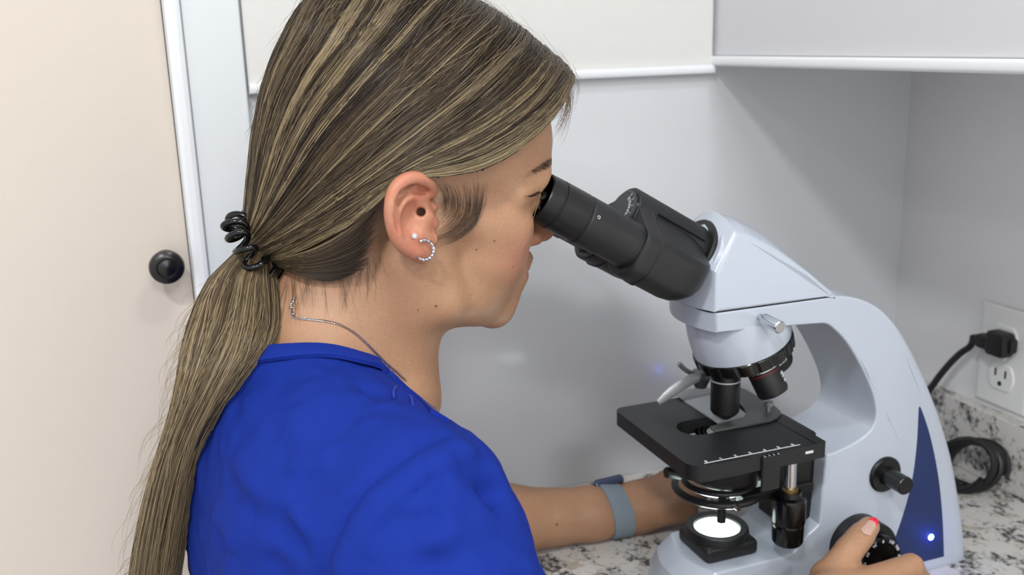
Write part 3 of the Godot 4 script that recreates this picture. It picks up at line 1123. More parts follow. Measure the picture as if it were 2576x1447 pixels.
	g.rbox(Vector3(0.024, 0.100, -0.030), Vector3(0.066, 0.128, 0.030), 0.002, 1)
	obj("condenser_arm", g, black, s)
	var pin := zp(1815, 1290, 0.024)
	g = Geo.new()
	g.tube(PackedVector3Array([pin + mm(0, 14, 0), pin + mm(0, 2, 0), pin + mm(0, -8, 0)]), 0.0036, 14)
	obj("iris_lever", g, black, s)
	var p1 := zp(1842, 1268, 0.034)
	g = Geo.new()
	g.tube(PackedVector3Array([p1 + mm(0, 0, -8), p1, p1 + mm(1, -1, 8)]), 0.0022, 12)
	obj("centring_screw", g, chrome, s)
	var p2 := zp(1690, 1190, 0.0)
	g = Geo.new()
	g.tube(PackedVector3Array([zp(1675, 1189, 0.0), zp(1677, 1189, 0.0), zp(1712, 1193, 0.0)]), [0.0040, 0.0046, 0.0046], 16)
	obj("clamp_knob", g, black, s)
	g = Geo.new()
	g.tube(PackedVector3Array([zp(1708, 1193, 0.0), zp(1760, 1200, 0.0)]), 0.0028, 12)
	obj("clamp_shaft", g, black, s)
	# rack pillar
	g = Geo.new()
	g.rbox(Vector3(0.052, 0.060, -0.024), Vector3(0.0745, 0.1475, 0.0235), 0.0015, 1)
	obj("rack_pillar", g, black, s)
	# coaxial stage drive
	var ax := zp(1978, 1365, 0.045)
	var xf := Transform3D(Basis(), Vector3(ax.x + 0.001, 0, 0.045))
	g = Geo.new()
	g.xf = xf
	g.lathe([Vector2(0, 0.105), Vector2(0.0048, 0.105), Vector2(0.0048, 0.150), Vector2(0, 0.150)], 28)
	obj("drive_shaft", g, chrome, s)
	g = Geo.new()
	g.xf = xf
	g.lathe([Vector2(0.0048, 0.1125), Vector2(0.0066, 0.1125), Vector2(0.0068, 0.1155), Vector2(0.0048, 0.1155)], 28)
	obj("brass_ring", g, mat(rgb(150, 128, 80), 0.35, 0.8), s)
	var upper := [Vector2(0, 0.085), Vector2(0.0132, 0.085), Vector2(0.0135, 0.0865), Vector2(0.0135, 0.104), Vector2(0.0125, 0.107), Vector2(0.0095, 0.1085), Vector2(0.009, 0.1125), Vector2(0, 0.1125)]
	g = Geo.new()
	g.xf = xf
	knurled(g, upper, 96, 0.00012)
	obj("upper_drive_knob", g, glossy, s)
	g = Geo.new()
	g.xf = xf
	knurled(g, [Vector2(0, 0.0665), Vector2(0.0112, 0.0665), Vector2(0.0126, 0.069), Vector2(0.0128, 0.082), Vector2(0.012, 0.0845), Vector2(0, 0.0845)], 96, 0.00012)
	obj("lower_drive_knob", g, glossy, s)


func knurled(g: Geo, profile: Array, seg: int, depth: float) -> void:
	var rings := []
	for p in profile:
		var r := PackedVector3Array()
		for j in seg:
			var a := TAU * j / seg
			var rad: float = maxf(0.0, p.x - (depth if j % 2 == 0 and p.x > 0.0 else 0.0))
			r.append(Vector3(rad * cos(a), p.y, rad * sin(a)))
		rings.append(r)
	g.loft(rings, profile[0].x > 1e-7, profile[-1].x > 1e-7)


func plate_sub(g: Geo, s: Node3D, m: Material) -> void:
	# the underside carriage leaves the opening free: four bars
	var h := Geo.new()
	for q in [[-0.058, -0.060, 0.045, -0.0285], [-0.058, 0.0285, 0.045, 0.060], [-0.058, -0.0285, -0.046, 0.0285], [0.030, -0.0285, 0.045, 0.0285]]:
		h.box(Vector3(q[0], 0.143, q[1]), Vector3(q[2], 0.1476, q[3]))
	obj("stage_carriage", h, m, s)


func plate_with_hole(g: Geo, outer: PackedVector2Array, hole: PackedVector2Array, y0: float, y1: float, b: float) -> void:
	# top and bottom faces are cut in two halves along x so that each is a simple polygon
	var from := g.v.size()
	var halves := []
	var big := 1.0
	for sg in [1.0, -1.0]:
		var clip := PackedVector2Array([Vector2(-big, 0), Vector2(big, 0), Vector2(big, big * sg), Vector2(-big, big * sg)])
		for piece in Geometry2D.intersect_polygons(outer, clip):
			for q in Geometry2D.clip_polygons(piece, hole):
				halves.append(q)
	for q in halves:
		var up_q := PackedVector2Array()
		for p in q:
			up_q.append(p * 1000.0)
		var ix := Geometry2D.triangulate_polygon(up_q)
		for i in range(0, ix.size(), 3):
			var a: Vector2 = q[ix[i]]
			var c1: Vector2 = q[ix[i + 1]]
			var c2: Vector2 = q[ix[i + 2]]
			if (c1 - a).cross(c2 - a) > 0:
				var t := c1
				c1 = c2
				c2 = t
			g.tri(Vector3(a.x, y1, a.y), Vector3(c1.x, y1, c1.y), Vector3(c2.x, y1, c2.y))
			g.tri(Vector3(a.x, y0, a.y), Vector3(c2.x, y0, c2.y), Vector3(c1.x, y0, c1.y))
	for e in [[outer, 1.0], [hole, -1.0]]:
		var ring: PackedVector2Array = e[0]
		var n := ring.size()
		var area := 0.0
		for i in n:
			area += ring[i].cross(ring[(i + 1) % n])
		for i in n:
			var p := ring[i]
			var q := ring[(i + 1) % n]
			var a := Vector3(p.x, y0, p.y)
			var c1 := Vector3(q.x, y0, q.y)
			var c2 := Vector3(q.x, y1, q.y)
			var c3 := Vector3(p.x, y1, p.y)
			if (area > 0) == (e[1] > 0):
				g.quad(a, c3, c2, c1)
			else:
				g.quad(a, c1, c2, c3)


func build_illuminator(s: Node3D, white: Material, black: Material, matte: Material) -> void:
	var g := Geo.new()
	g.rbox(mm(-28.5, 47.5, -24), mm(21, 61.5, 24.5), 0.004, 3)
	obj("illuminator_box", g, matte, s)
	g = Geo.new()
	g.xf = Transform3D(Basis(), mm(-4.5, 0, 0))
	g.lathe([Vector2(0.0270, 0.061), Vector2(0.0262, 0.0665), Vector2(0.0252, 0.0678), Vector2(0.0196, 0.0672), Vector2(0.0188, 0.0655), Vector2(0.0188, 0.061), Vector2(0.0270, 0.061)], 56)
	obj("lens_ring", g, black, s)
	g = Geo.new()
	g.xf = Transform3D(Basis(), mm(-4.5, 0, 0))
	g.lathe([Vector2(0, 0.061), Vector2(0.0188, 0.061), Vector2(0.0186, 0.0652), Vector2(0.013, 0.0665), Vector2(0.006, 0.0672), Vector2(0, 0.0674)], 48)
	var lm := mat(rgb(235, 240, 240), 0.1)
	lm.emission_enabled = true
	lm.emission = Color(0.93, 1.0, 0.97)
	lm.emission_energy_multiplier = 5.0
	obj("lamp_lens", g, lm, s).set_meta("label", "glowing white collector lens")
	var l := SpotLight3D.new()
	l.name = "collector_light"
	l.light_color = Color(0.93, 1.0, 0.98)
	l.light_energy = 0.09
	l.light_size = 0.017
	l.spot_range = 2.0
	l.spot_attenuation = 2.0
	l.spot_angle = 55.0
	l.spot_angle_attenuation = 0.6
	l.shadow_enabled = true
	s.add_child(l, true)
	l.position = mm(-4.5, 71.0, 0)
	l.rotation.x = PI / 2
	# cooling slots in the base
	for i in 5:
		var a := yp(1886 + 9.0 * i, 1323 + 7.4 * i, 0.0482)
		var b := yp(1917 + 6.5 * i, 1315 + 8.2 * i, 0.0482)
		var dir := (b - a).normalized()
		var w := dir.cross(Vector3.UP) * 0.0006
		var r0 := PackedVector3Array([a - w, b - w, b + w, a + w])
		var r1 := PackedVector3Array()
		for p in r0:
			r1.append(p - Vector3(0, 0.0006, 0))
		g = Geo.new()
		g.loft([r0, r1])
		obj("vent_slot", g, mat(rgb(60, 62, 66), 0.7), s)


func build_focus(s: Node3D, black: Material, glossy: Material, ink: Material) -> void:
	var g: Geo
	for sg in [1.0, -1.0]:
		# small tension knob
		g = Geo.new()
		g.xf = Transform3D(Basis(Vector3.RIGHT, PI / 2 * sg), mm(135.0, 104.0, 36.5 * sg))
		g.lathe([Vector2(0, 0), Vector2(0.0158, 0), Vector2(0.0158, 0.0022), Vector2(0.0145, 0.0035), Vector2(0.0085, 0.004), Vector2(0.0078, 0.0062), Vector2(0.0078, 0.0255), Vector2(0.0072, 0.0263), Vector2(0, 0.0263)], 40)
		obj("tension_knob", g, mat(rgb(14, 14, 15), 0.3), s)
		# coarse and fine focus knobs on one axis
		g = Geo.new()
		g.xf = Transform3D(Basis(Vector3.RIGHT, PI / 2 * sg), mm(108.0, 46.5, 36.5 * sg))
		knurled(g, [Vector2(0, 0), Vector2(0.0255, 0), Vector2(0.0265, 0.0015), Vector2(0.0265, 0.021), Vector2(0.0258, 0.0225), Vector2(0, 0.0225)], 120, 0.00035)
		var k := obj("coarse_focus_knob", g, mat(rgb(15, 15, 16), 0.32), s)
		g = Geo.new()
		g.xf = Transform3D(Basis(Vector3.RIGHT, PI / 2 * sg), mm(108.0, 46.5, 36.5 * sg))
		g.lathe([Vector2(0, 0.022), Vector2(0.0205, 0.022), Vector2(0.0205, 0.0325), Vector2(0.0192, 0.0345), Vector2(0.0150, 0.0345), Vector2(0.0140, 0.0335), Vector2(0, 0.0335)], 48)
		var fk := obj("fine_focus_knob", g, glossy, s)
		for i in 12:
			var a := TAU * i / 12.0
			lettering(str(i * 10), 0.0026, Transform3D(Basis(Vector3.BACK, a) if sg > 0 else Basis(Vector3.UP, PI) * Basis(Vector3.BACK, a), mm(108, 46.5, (36.5 + 34.6) * sg) + Vector3(-sin(a) * sg, cos(a), 0) * 0.0172), ink, fk)


# ------------------------------------------------------------------ bodies: smooth unions of tapered capsules and ellipsoids, meshed as surface nets

class Field:
	var kind := PackedInt32Array()        # 0 capsule, 1 ellipsoid
	var pa := PackedVector3Array()
	var pb := PackedVector3Array()
	var ra := PackedFloat32Array()
	var rb := PackedFloat32Array()
	var kk := PackedFloat32Array()
	var sub := PackedByteArray()
	var mid := PackedVector3Array()
	var reach := PackedFloat32Array()
	var inv: Array[Basis] = []
	var rad := PackedVector3Array()
	var shape: Callable                   # changes the distance: relief

	func _add(k: int, a: Vector3, b: Vector3, r0: float, r1: float, soft: float, cut: bool, bs: Basis, rr: Vector3) -> void:
		kind.append(k)
		pa.append(a)
		pb.append(b)
		ra.append(r0)
		rb.append(r1)
		kk.append(soft)
		sub.append(1 if cut else 0)
		mid.append((a + b) / 2)
		reach.append(a.distance_to(b) / 2 + maxf(r0, r1) if k == 0 else maxf(rr.x, maxf(rr.y, rr.z)))
		inv.append(bs.inverse())
		rad.append(rr)

	# millimetres in, metres kept
	func cap(a: Vector3, r0: float, b: Vector3, r1: float, soft := 8.0, cut := false) -> void:
		_add(0, a * 0.001, b * 0.001, r0 * 0.001, r1 * 0.001, soft * 0.001, cut, Basis(), Vector3.ZERO)

	func cap2(a: Vector3, r0: float, b: Vector3, r1: float, soft := 8.0, cut := false) -> void:
		cap(a, r0, b, r1, soft, cut)
		cap(Vector3(a.x, a.y, -a.z), r0, Vector3(b.x, b.y, -b.z), r1, soft, cut)

	func ell(c: Vector3, r: Vector3, soft := 8.0, cut := false, bs := Basis()) -> void:
		_add(1, c * 0.001, c * 0.001, 0, 0, soft * 0.001, cut, bs, r * 0.001)

	func ell2(c: Vector3, r: Vector3, soft := 8.0, cut := false, bs := Basis()) -> void:
		ell(c, r, soft, cut, bs)
		ell(Vector3(c.x, c.y, -c.z), r, soft, cut, bs)

	func raw(p: Vector3) -> float:
		var d := 1e3
		for i in kind.size():
			var k := kk[i]
			var near := p.distance_to(mid[i]) - reach[i]
			var cut := sub[i] == 1
			if cut:
				if -near < d - k and -near < 0.0 and near > k - d:
					continue
			elif near > d + k:
				continue
			var e: float
			if kind[i] == 0:
				var a := pa[i]
				var ab := pb[i] - a
				var t := clampf((p - a).dot(ab) / maxf(ab.length_squared(), 1e-12), 0.0, 1.0)
				e = p.distance_to(a + ab * t) - lerpf(ra[i], rb[i], t)
			else:
				var q := inv[i] * (p - pa[i])
				var r := rad[i]
				var k0 := (q / r).length()
				var k1 := (q / (r * r)).length()
				e = k0 * (k0 - 1.0) / k1 if k1 > 1e-9 else -minf(r.x, minf(r.y, r.z))
			if cut:
				e = -e
				var h := maxf(k - absf(d - e), 0.0) / k
				d = maxf(d, e) + h * h * k * 0.25
			else:
				var h := maxf(k - absf(d - e), 0.0) / k
				d = minf(d, e) - h * h * k * 0.25
		return d

	func d(p: Vector3) -> float:
		return shape.call(p, raw(p)) if shape.is_valid() else raw(p)

	func normal(p: Vector3) -> Vector3:
		var e := 0.0008
		return Vector3(d(p + Vector3(e, 0, 0)) - d(p - Vector3(e, 0, 0)), d(p + Vector3(0, e, 0)) - d(p - Vector3(0, e, 0)), d(p + Vector3(0, 0, e)) - d(p - Vector3(0, 0, e))).normalized()

	# first point on the way from «from» along «dir»; the nearest point to the surface when the way misses it
	func hit(from: Vector3, dir: Vector3) -> Vector3:
		dir = dir.normalized()
		var t := 0.25
		var best := 1e3
		var at := t
		for i in 120:
			var e := d(from + dir * t)
			if absf(e) < best:
				best = absf(e)
				at = t
			if e < 0.00015:
				break
			t += maxf(e * 0.8, 0.0003)
			if t > 1.6:
				break
		var p := from + dir * at
		if best > 0.0004:
			for i in 6:
				p -= normal(p) * d(p)
		return p

	func nets(acc: Acc, lo: Vector3, hi: Vector3, h: float, tint: Callable) -> void:
		var nx := int(ceil((hi.x - lo.x) / h / 4.0)) * 4
		var ny := int(ceil((hi.y - lo.y) / h / 4.0)) * 4
		var nz := int(ceil((hi.z - lo.z) / h / 4.0)) * 4
		var sx := 1
		var sy := nx + 1
		var sz := (nx + 1) * (ny + 1)
		var val := PackedFloat32Array()
		val.resize(sz * (nz + 1))
		val.fill(1e9)
		var cell := PackedInt32Array()
		cell.resize(val.size())
		cell.fill(-1)
		var active := PackedInt32Array()
		var base := acc.pos.size()
		var half := h * 4.0 * 0.8661 * 1.35 + 0.002
		for bz in range(0, nz, 4):
			for by in range(0, ny, 4):
				for bx in range(0, nx, 4):
					if absf(d(lo + Vector3(bx + 2, by + 2, bz + 2) * h)) > half:
						continue
					for k in range(bz, bz + 5):
						for j in range(by, by + 5):
							var o := j * sy + k * sz
							for i in range(bx, bx + 5):
								if val[o + i] > 1e8:
									val[o + i] = d(lo + Vector3(i, j, k) * h)
					for k in range(bz, bz + 4):
						for j in range(by, by + 4):
							for i in range(bx, bx + 4):
								var o := i + j * sy + k * sz
								var c := [val[o], val[o + 1], val[o + sy], val[o + sy + 1], val[o + sz], val[o + sz + 1], val[o + sz + sy], val[o + sz + sy + 1]]
								var m := 0
								for q in 8:
									if c[q] < 0.0:
										m += 1
								if m == 0 or m == 8:
									continue
								var s := Vector3.ZERO
								var cnt := 0
								for e in EDGES:
									var a: float = c[e[0]]
									var b: float = c[e[1]]
									if (a < 0.0) != (b < 0.0):
										var t := a / (a - b)
										s += CORNER[e[0]].lerp(CORNER[e[1]], t)
										cnt += 1
								cell[o] = acc.pos.size()
								var p := lo + (Vector3(i, j, k) + s / cnt) * h
								acc.pos.append(p)
								acc.nor.append(Vector3.ZERO)
								acc.col.append(tint.call(p))
								active.append(o)
		for o in active:
			var v0 := val[o]
			for ax in 3:
				var st: int = [sx, sy, sz][ax]
				var u: int = [sy, sz, sx][ax]
				var w: int = [sz, sx, sy][ax]
				if o + st >= val.size():
					continue
				var v1 := val[o + st]
				if (v0 < 0.0) == (v1 < 0.0) or v1 > 1e8:
					continue
				if o - u < 0 or o - w < 0 or o - u - w < 0:
					continue
				var a := cell[o]
				var b := cell[o - u]
				var c := cell[o - u - w]
				var e := cell[o - w]
				if b < 0 or c < 0 or e < 0:
					continue
				if v0 < 0.0:
					acc.quad(a, b, c, e)
				else:
					acc.quad(a, e, c, b)
		for i in range(base, acc.pos.size()):
			acc.nor[i] = acc.nor[i].normalized()

	const CORNER := [Vector3(0, 0, 0), Vector3(1, 0, 0), Vector3(0, 1, 0), Vector3(1, 1, 0), Vector3(0, 0, 1), Vector3(1, 0, 1), Vector3(0, 1, 1), Vector3(1, 1, 1)]
	const EDGES := [[0, 1], [2, 3], [4, 5], [6, 7], [0, 2], [1, 3], [4, 6], [5, 7], [0, 4], [1, 5], [2, 6], [3, 7]]


class Acc:
	var pos := PackedVector3Array()
	var nor := PackedVector3Array()
	var col := PackedColorArray()
	var idx := PackedInt32Array()

	# corners counter-clockwise seen from outside
	func quad(a: int, b: int, c: int, e: int) -> void:
		var n := (pos[c] - pos[a]).cross(pos[e] - pos[b])
		for i in [a, b, c, e]:
			nor[i] += n
		idx.append_array(PackedInt32Array([a, c, b, a, e, c]))

	func mesh() -> ArrayMesh:
		var arr := []
		arr.resize(Mesh.ARRAY_MAX)
		arr[Mesh.ARRAY_VERTEX] = pos
		arr[Mesh.ARRAY_NORMAL] = nor
		if col.size() == pos.size():
			arr[Mesh.ARRAY_COLOR] = col
		arr[Mesh.ARRAY_INDEX] = idx
		var m := ArrayMesh.new()
		m.add_surface_from_arrays(Mesh.PRIMITIVE_TRIANGLES, arr)
		return m


# thin tubes with three sides, for hair: one mesh, one colour for each strand
class Strands:
	var pos := PackedVector3Array()
	var nor := PackedVector3Array()
	var col := PackedColorArray()
	var idx := PackedInt32Array()

	func add(path: PackedVector3Array, r: float, c0: Color, c1: Color) -> void:
		var n := path.size()
		var side := Vector3.ZERO
		for i in n:
			var d := (path[mini(i + 1, n - 1)] - path[maxi(i - 1, 0)]).normalized()
			if side == Vector3.ZERO:
				side = d.cross(Vector3(0.3, 0.2, 0.9)).normalized()
			side = (side - d * side.dot(d)).normalized()
			var other := d.cross(side)
			var t := float(i) / (n - 1)
			var w := r * minf(1.0, 0.25 + 6.0 * t) * minf(1.0, 0.12 + 4.0 * (1.0 - t))
			var c := c0.lerp(c1, smoothstep(0.02, 0.5, t))
			var b := pos.size()
			for j in 3:
				var a := TAU * j / 3
				var q := side * cos(a) + other * sin(a)
				pos.append(path[i] + q * w)
				nor.append(q)
				col.append(c)
			if i > 0:
				for j in 3:
					var k := (j + 1) % 3
					idx.append(b - 3 + j)
					idx.append(b + k)
					idx.append(b - 3 + k)
					idx.append(b - 3 + j)
					idx.append(b + j)
					idx.append(b + k)

	func mesh() -> ArrayMesh:
		var arr := []
		arr.resize(Mesh.ARRAY_MAX)
		arr[Mesh.ARRAY_VERTEX] = pos
		arr[Mesh.ARRAY_NORMAL] = nor
		arr[Mesh.ARRAY_COLOR] = col
		arr[Mesh.ARRAY_INDEX] = idx
		var m := ArrayMesh.new()
		m.add_surface_from_arrays(Mesh.PRIMITIVE_TRIANGLES, arr)
		return m


# ------------------------------------------------------------------ the person

var skin: Field          # head and neck
var ear: Field
var shirt: Field
var r_hand: Field
var l_arm: Field
var rng := RandomNumberGenerator.new()


func V(x: float, y: float, z: float) -> Vector3:
	return Vector3(x, y, z)


# a pixel at depth z (mm) as a point in mm
func pz(px: float, py: float, z: float) -> Vector3:
	return zp(px, py, z * 0.001) * 1000.0


func define_head() -> void:
	skin = Field.new()
	var s := skin
	s.ell(V(-254, 408, 0), V(95, 82, 70), 10)
	s.ell(V(-211, 402, 0), V(54, 50, 58), 18)
	s.ell(V(-214, 346, 0), V(42, 50, 50), 16)
	s.cap2(V(-166, 384, 6), 8, V(-173, 381, 32), 7, 12)
	s.cap2(V(-178, 378, 40), 8, V(-196, 372, 52), 9, 12)
	# cheeks and jaw
	s.ell2(V(-216, 334, 33), V(32, 36, 26), 12)
	s.cap2(V(-197, 349, 42), 13, V(-248, 364, 61), 9, 14)
	s.cap2(V(-202, 285, 13), 12, V(-250, 306, 52), 12, 16)
	s.cap2(V(-250, 306, 52), 12, V(-258, 352, 60), 13, 16)
	s.ell(V(-232, 305, 0), V(44, 26, 46), 16)
	s.cap2(V(-198.5, 287, 0), 15, V(-199.5, 286, 9), 14.5, 8)
	# nose
	s.cap(V(-165, 372, 0), 6.5, V(-160, 345, 0), 7.5, 9)
	s.ell(V(-158.5, 335.5, 0), V(10, 8.5, 9.5), 7)
	s.cap2(V(-167, 333.5, 9.5), 6.5, V(-165, 335, 8), 6.0, 5)
	# mouth
	s.ell(V(-191, 311, 0), V(20, 24, 26), 12)
	s.cap2(V(-171.0, 316.8, 3), 4.6, V(-181, 312.0, 20), 2.6, 4)
	s.cap2(V(-175.2, 303.5, 0), 4.9, V(-183, 307.5, 19), 2.4, 4)
	s.cap2(V(-167.5, 310.3, 0), 2.2, V(-178, 309.3, 19), 1.3, 2.5, true)
	s.ell(V(-176.0, 295.0, 0), V(6, 4.5, 15), 6, true)
	# eyes
	s.ell2(V(-159, 366, 31), V(17, 11, 17), 9, true)
	s.ell2(V(-183.5, 365.5, 31), V(12.5, 12, 13), 3)
	s.cap2(V(-173.5, 370.5, 24), 2.4, V(-180, 369.5, 41), 2.2, 3)
	# neck
	s.cap(V(-290, 330, 0), 53, V(-306, 232, 0), 60, 24)
	s.cap2(V(-274, 338, 58), 11, V(-262, 228, 20), 11, 18)
	s.cap2(V(-338, 285, 18), 32, V(-332, 248, 80), 24, 26)
	s.cap2(V(-268, 228, 14), 12, V(-288, 236, 92), 12, 20)

	ear = Field.new()
	var e := ear
	e.ell(pz(1030, 540, 80), V(14.5, 25, 5.5), 5, false, Basis(Vector3.BACK, 0.14) * Basis(Vector3.UP, 0.30))
	ridge(e, [[1088, 490, 73, 2.2], [1083, 466, 80, 2.6], [1062, 451, 85, 2.8], [1034, 448, 88, 2.9], [1007, 461, 89.5, 3.0], [990, 487, 90, 3.1], [984, 522, 91, 3.1], [986, 560, 90, 3.1], [998, 597, 87.5, 3.2], [1020, 622, 84, 3.4], [1048, 636, 79.5, 3.8]], 3.0)
	ridge(e, [[1054, 468, 78, 2.4], [1032, 490, 82, 3.1], [1016, 520, 84.5, 3.5], [1011, 552, 84.5, 3.6], [1020, 585, 82.5, 3.5], [1038, 604, 80, 3.4]], 3.5)
	ridge(e, [[1022, 512, 83, 2.8], [1046, 499, 80, 2.6], [1070, 492, 76, 2.4]], 3.0)
	ridge(e, [[1046, 460, 86, 1.2], [1016, 474, 89.5, 1.7], [1002, 502, 92, 1.9], [997, 540, 92.5, 1.9], [1004, 578, 91, 1.4]], 2.0, true)
	e.ell(pz(1061, 627, 77.5), V(6.2, 9.5, 4.2), 4)
	e.cap(pz(1084, 560, 72), 5.0, pz(1077, 545, 76), 3.6, 3)
	e.cap(pz(1086, 520, 71), 3.6, pz(1066, 514, 76), 2.2, 3)
	e.cap(pz(1056, 596, 78), 4.0, pz(1082, 600, 73), 5.0, 3)
	e.ell(pz(1044, 554, 88), V(8.5, 11.5, 8.0), 3, true)
	e.cap(pz(1058, 534, 82), 2.9, pz(1062, 532, 66), 2.2, 2, true)
	e.cap(pz(1048, 480, 86), 2.6, pz(1066, 478, 81), 2.4, 2.0, true)


func ridge(f: Field, pts: Array, soft: float, cut := false) -> void:
	var p := PackedVector3Array()
	for q in pts:
		p.append(pz(q[0], q[1], q[2]))
	var fine := along(p, 4)
	for i in fine.size() - 1:
		var k := mini(i / 4, pts.size() - 2)
		f.cap(fine[i], lerpf(pts[k][3], pts[k + 1][3], (i % 4) / 4.0), fine[i + 1], lerpf(pts[k][3], pts[k + 1][3], (i % 4 + 1) / 4.0), soft, cut)


func skin_tint(p: Vector3) -> Color:
	# pigment: rosy cheek, lips and ear, a little mottling
	var base := Color(0.44, 0.245, 0.142)
	var q := p * 1000.0
	var n := fl.get_noise_3d(q.x * 1.6, q.y * 1.6, q.z * 1.6)
	var f := fl.get_noise_3d(q.x * 7.0 + 90.0, q.y * 7.0, q.z * 7.0)
	var red := clampf(1.0 - Vector3((q.x + 200.0) / 26.0, (q.y - 330.0) / 28.0, (absf(q.z) - 52.0) / 30.0).length(), 0.0, 1.0)
	var c := base * (1.03 + 0.07 * n + 0.05 * f)
	c = c.lerp(Color(0.46, 0.195, 0.132), red * (0.75 + 0.9 * maxf(0.0, n) + 0.6 * f))
	# lips
	if q.x > -186 and absf(q.z) < 22 and q.y > 299 and q.y < 319:
		var lip := clampf(1.0 - absf(q.y - 309.5) / 9.0, 0.0, 1.0) * clampf((q.x + 184.0) / 5.0, 0.0, 1.0)
		c = c.lerp(Color(0.50, 0.17, 0.13), minf(1.0, lip * 1.6) * 0.8)
	# nose tip
	if q.x > -172 and q.y < 345 and q.y > 322:
		c = c.lerp(Color(0.50, 0.19, 0.12), 0.5)
	c.a = 1.0
	return c


func ear_tint(p: Vector3) -> Color:
	var n := fl.get_noise_3d(p.x * 2600.0, p.y * 2600.0, p.z * 2600.0)
	var c := Color(0.54, 0.25, 0.15).lerp(Color(0.56, 0.20, 0.125), clampf(0.4 + n, 0.0, 1.0))
	c.a = 1.0
	return c


func plain_tint(_p: Vector3) -> Color:
	return Color(1, 1, 1)


var fl := FastNoiseLite.new()
var seam := PackedVector3Array()


func define_shirt() -> void:
	shirt = Field.new()
	var s := shirt
	s.ell(V(-342, 120, 0), V(80, 165, 145), 20, false, Basis(Vector3.BACK, 0.10))
	s.ell(V(-345, -80, 0), V(88, 180, 148), 50)
	s.ell(V(-345, 205, 20), V(60, 80, 92), 30)
	s.ell(V(-345, 205, -20), V(60, 80, 92), 30)
	s.cap2(V(-342, 250, 42), 47, V(-306, 218, 152), 49, 26)
	s.ell2(V(-349, 178, 112), V(56, 90, 66), 30)
	# sleeves
	s.cap2(V(-303, 212, 166), 54, V(-280, 125, 212), 60, 24)
	s.cap2(V(-280, 125, 212), 60, V(-260, 45, 222), 58, 20)
	# chest
	s.ell2(V(-290, 130, 62), V(48, 62, 58), 40)


# how far a point lies above the collar line (metres along the neck), and the angle round the neck
var collar := PackedVector3Array()
var collar_h := PackedFloat32Array()
const NECK := Vector3(-0.298, 0.28, 0.0)
const NECK_DIR := Vector3(0.16, 0.987, 0.0)


func neck_angle(p: Vector3) -> float:
	var q := p - NECK
	q -= NECK_DIR * q.dot(NECK_DIR)
	return fposmod(atan2(absf(q.z), q.x), TAU) / PI * 64.0      # 0 at the throat, 64 at the nape


func cut_collar() -> void:
	# traced neckline: nape, over the shoulder, down into the V; mirrored to the hidden side
	for q in [[520, 965], [560, 930], [612, 905], [650, 890], [700, 883], [780, 879], [840, 883], [900, 898], [950, 915], [1000, 938], [1040, 968], [1072, 1008], [1094, 1044]]:
		collar.append(shirt.hit(eye, ray(q[0], q[1])))
	var tab := []
	for p in collar:
		tab.append([neck_angle(p), (p - NECK).dot(NECK_DIR)])
	tab.sort_custom(func(a, b): return a[0] < b[0])
	for i in 66:
		var k := 0
		while k < tab.size() and tab[k][0] < i:
			k += 1
		if k == 0:
			collar_h.append(tab[0][1] - (tab[0][0] - i) * 0.0022)
		elif k == tab.size():
			collar_h.append(tab[-1][1])
		else:
			collar_h.append(lerpf(tab[k - 1][1], tab[k][1], (i - tab[k - 1][0]) / maxf(tab[k][0] - tab[k - 1][0], 1e-4)))


func above_collar(p: Vector3) -> float:
	var a := clampf(neck_angle(p), 0.0, 64.0)
	var i := int(a)
	return (p - NECK).dot(NECK_DIR) - lerpf(collar_h[i], collar_h[mini(i + 1, 65)], a - i)


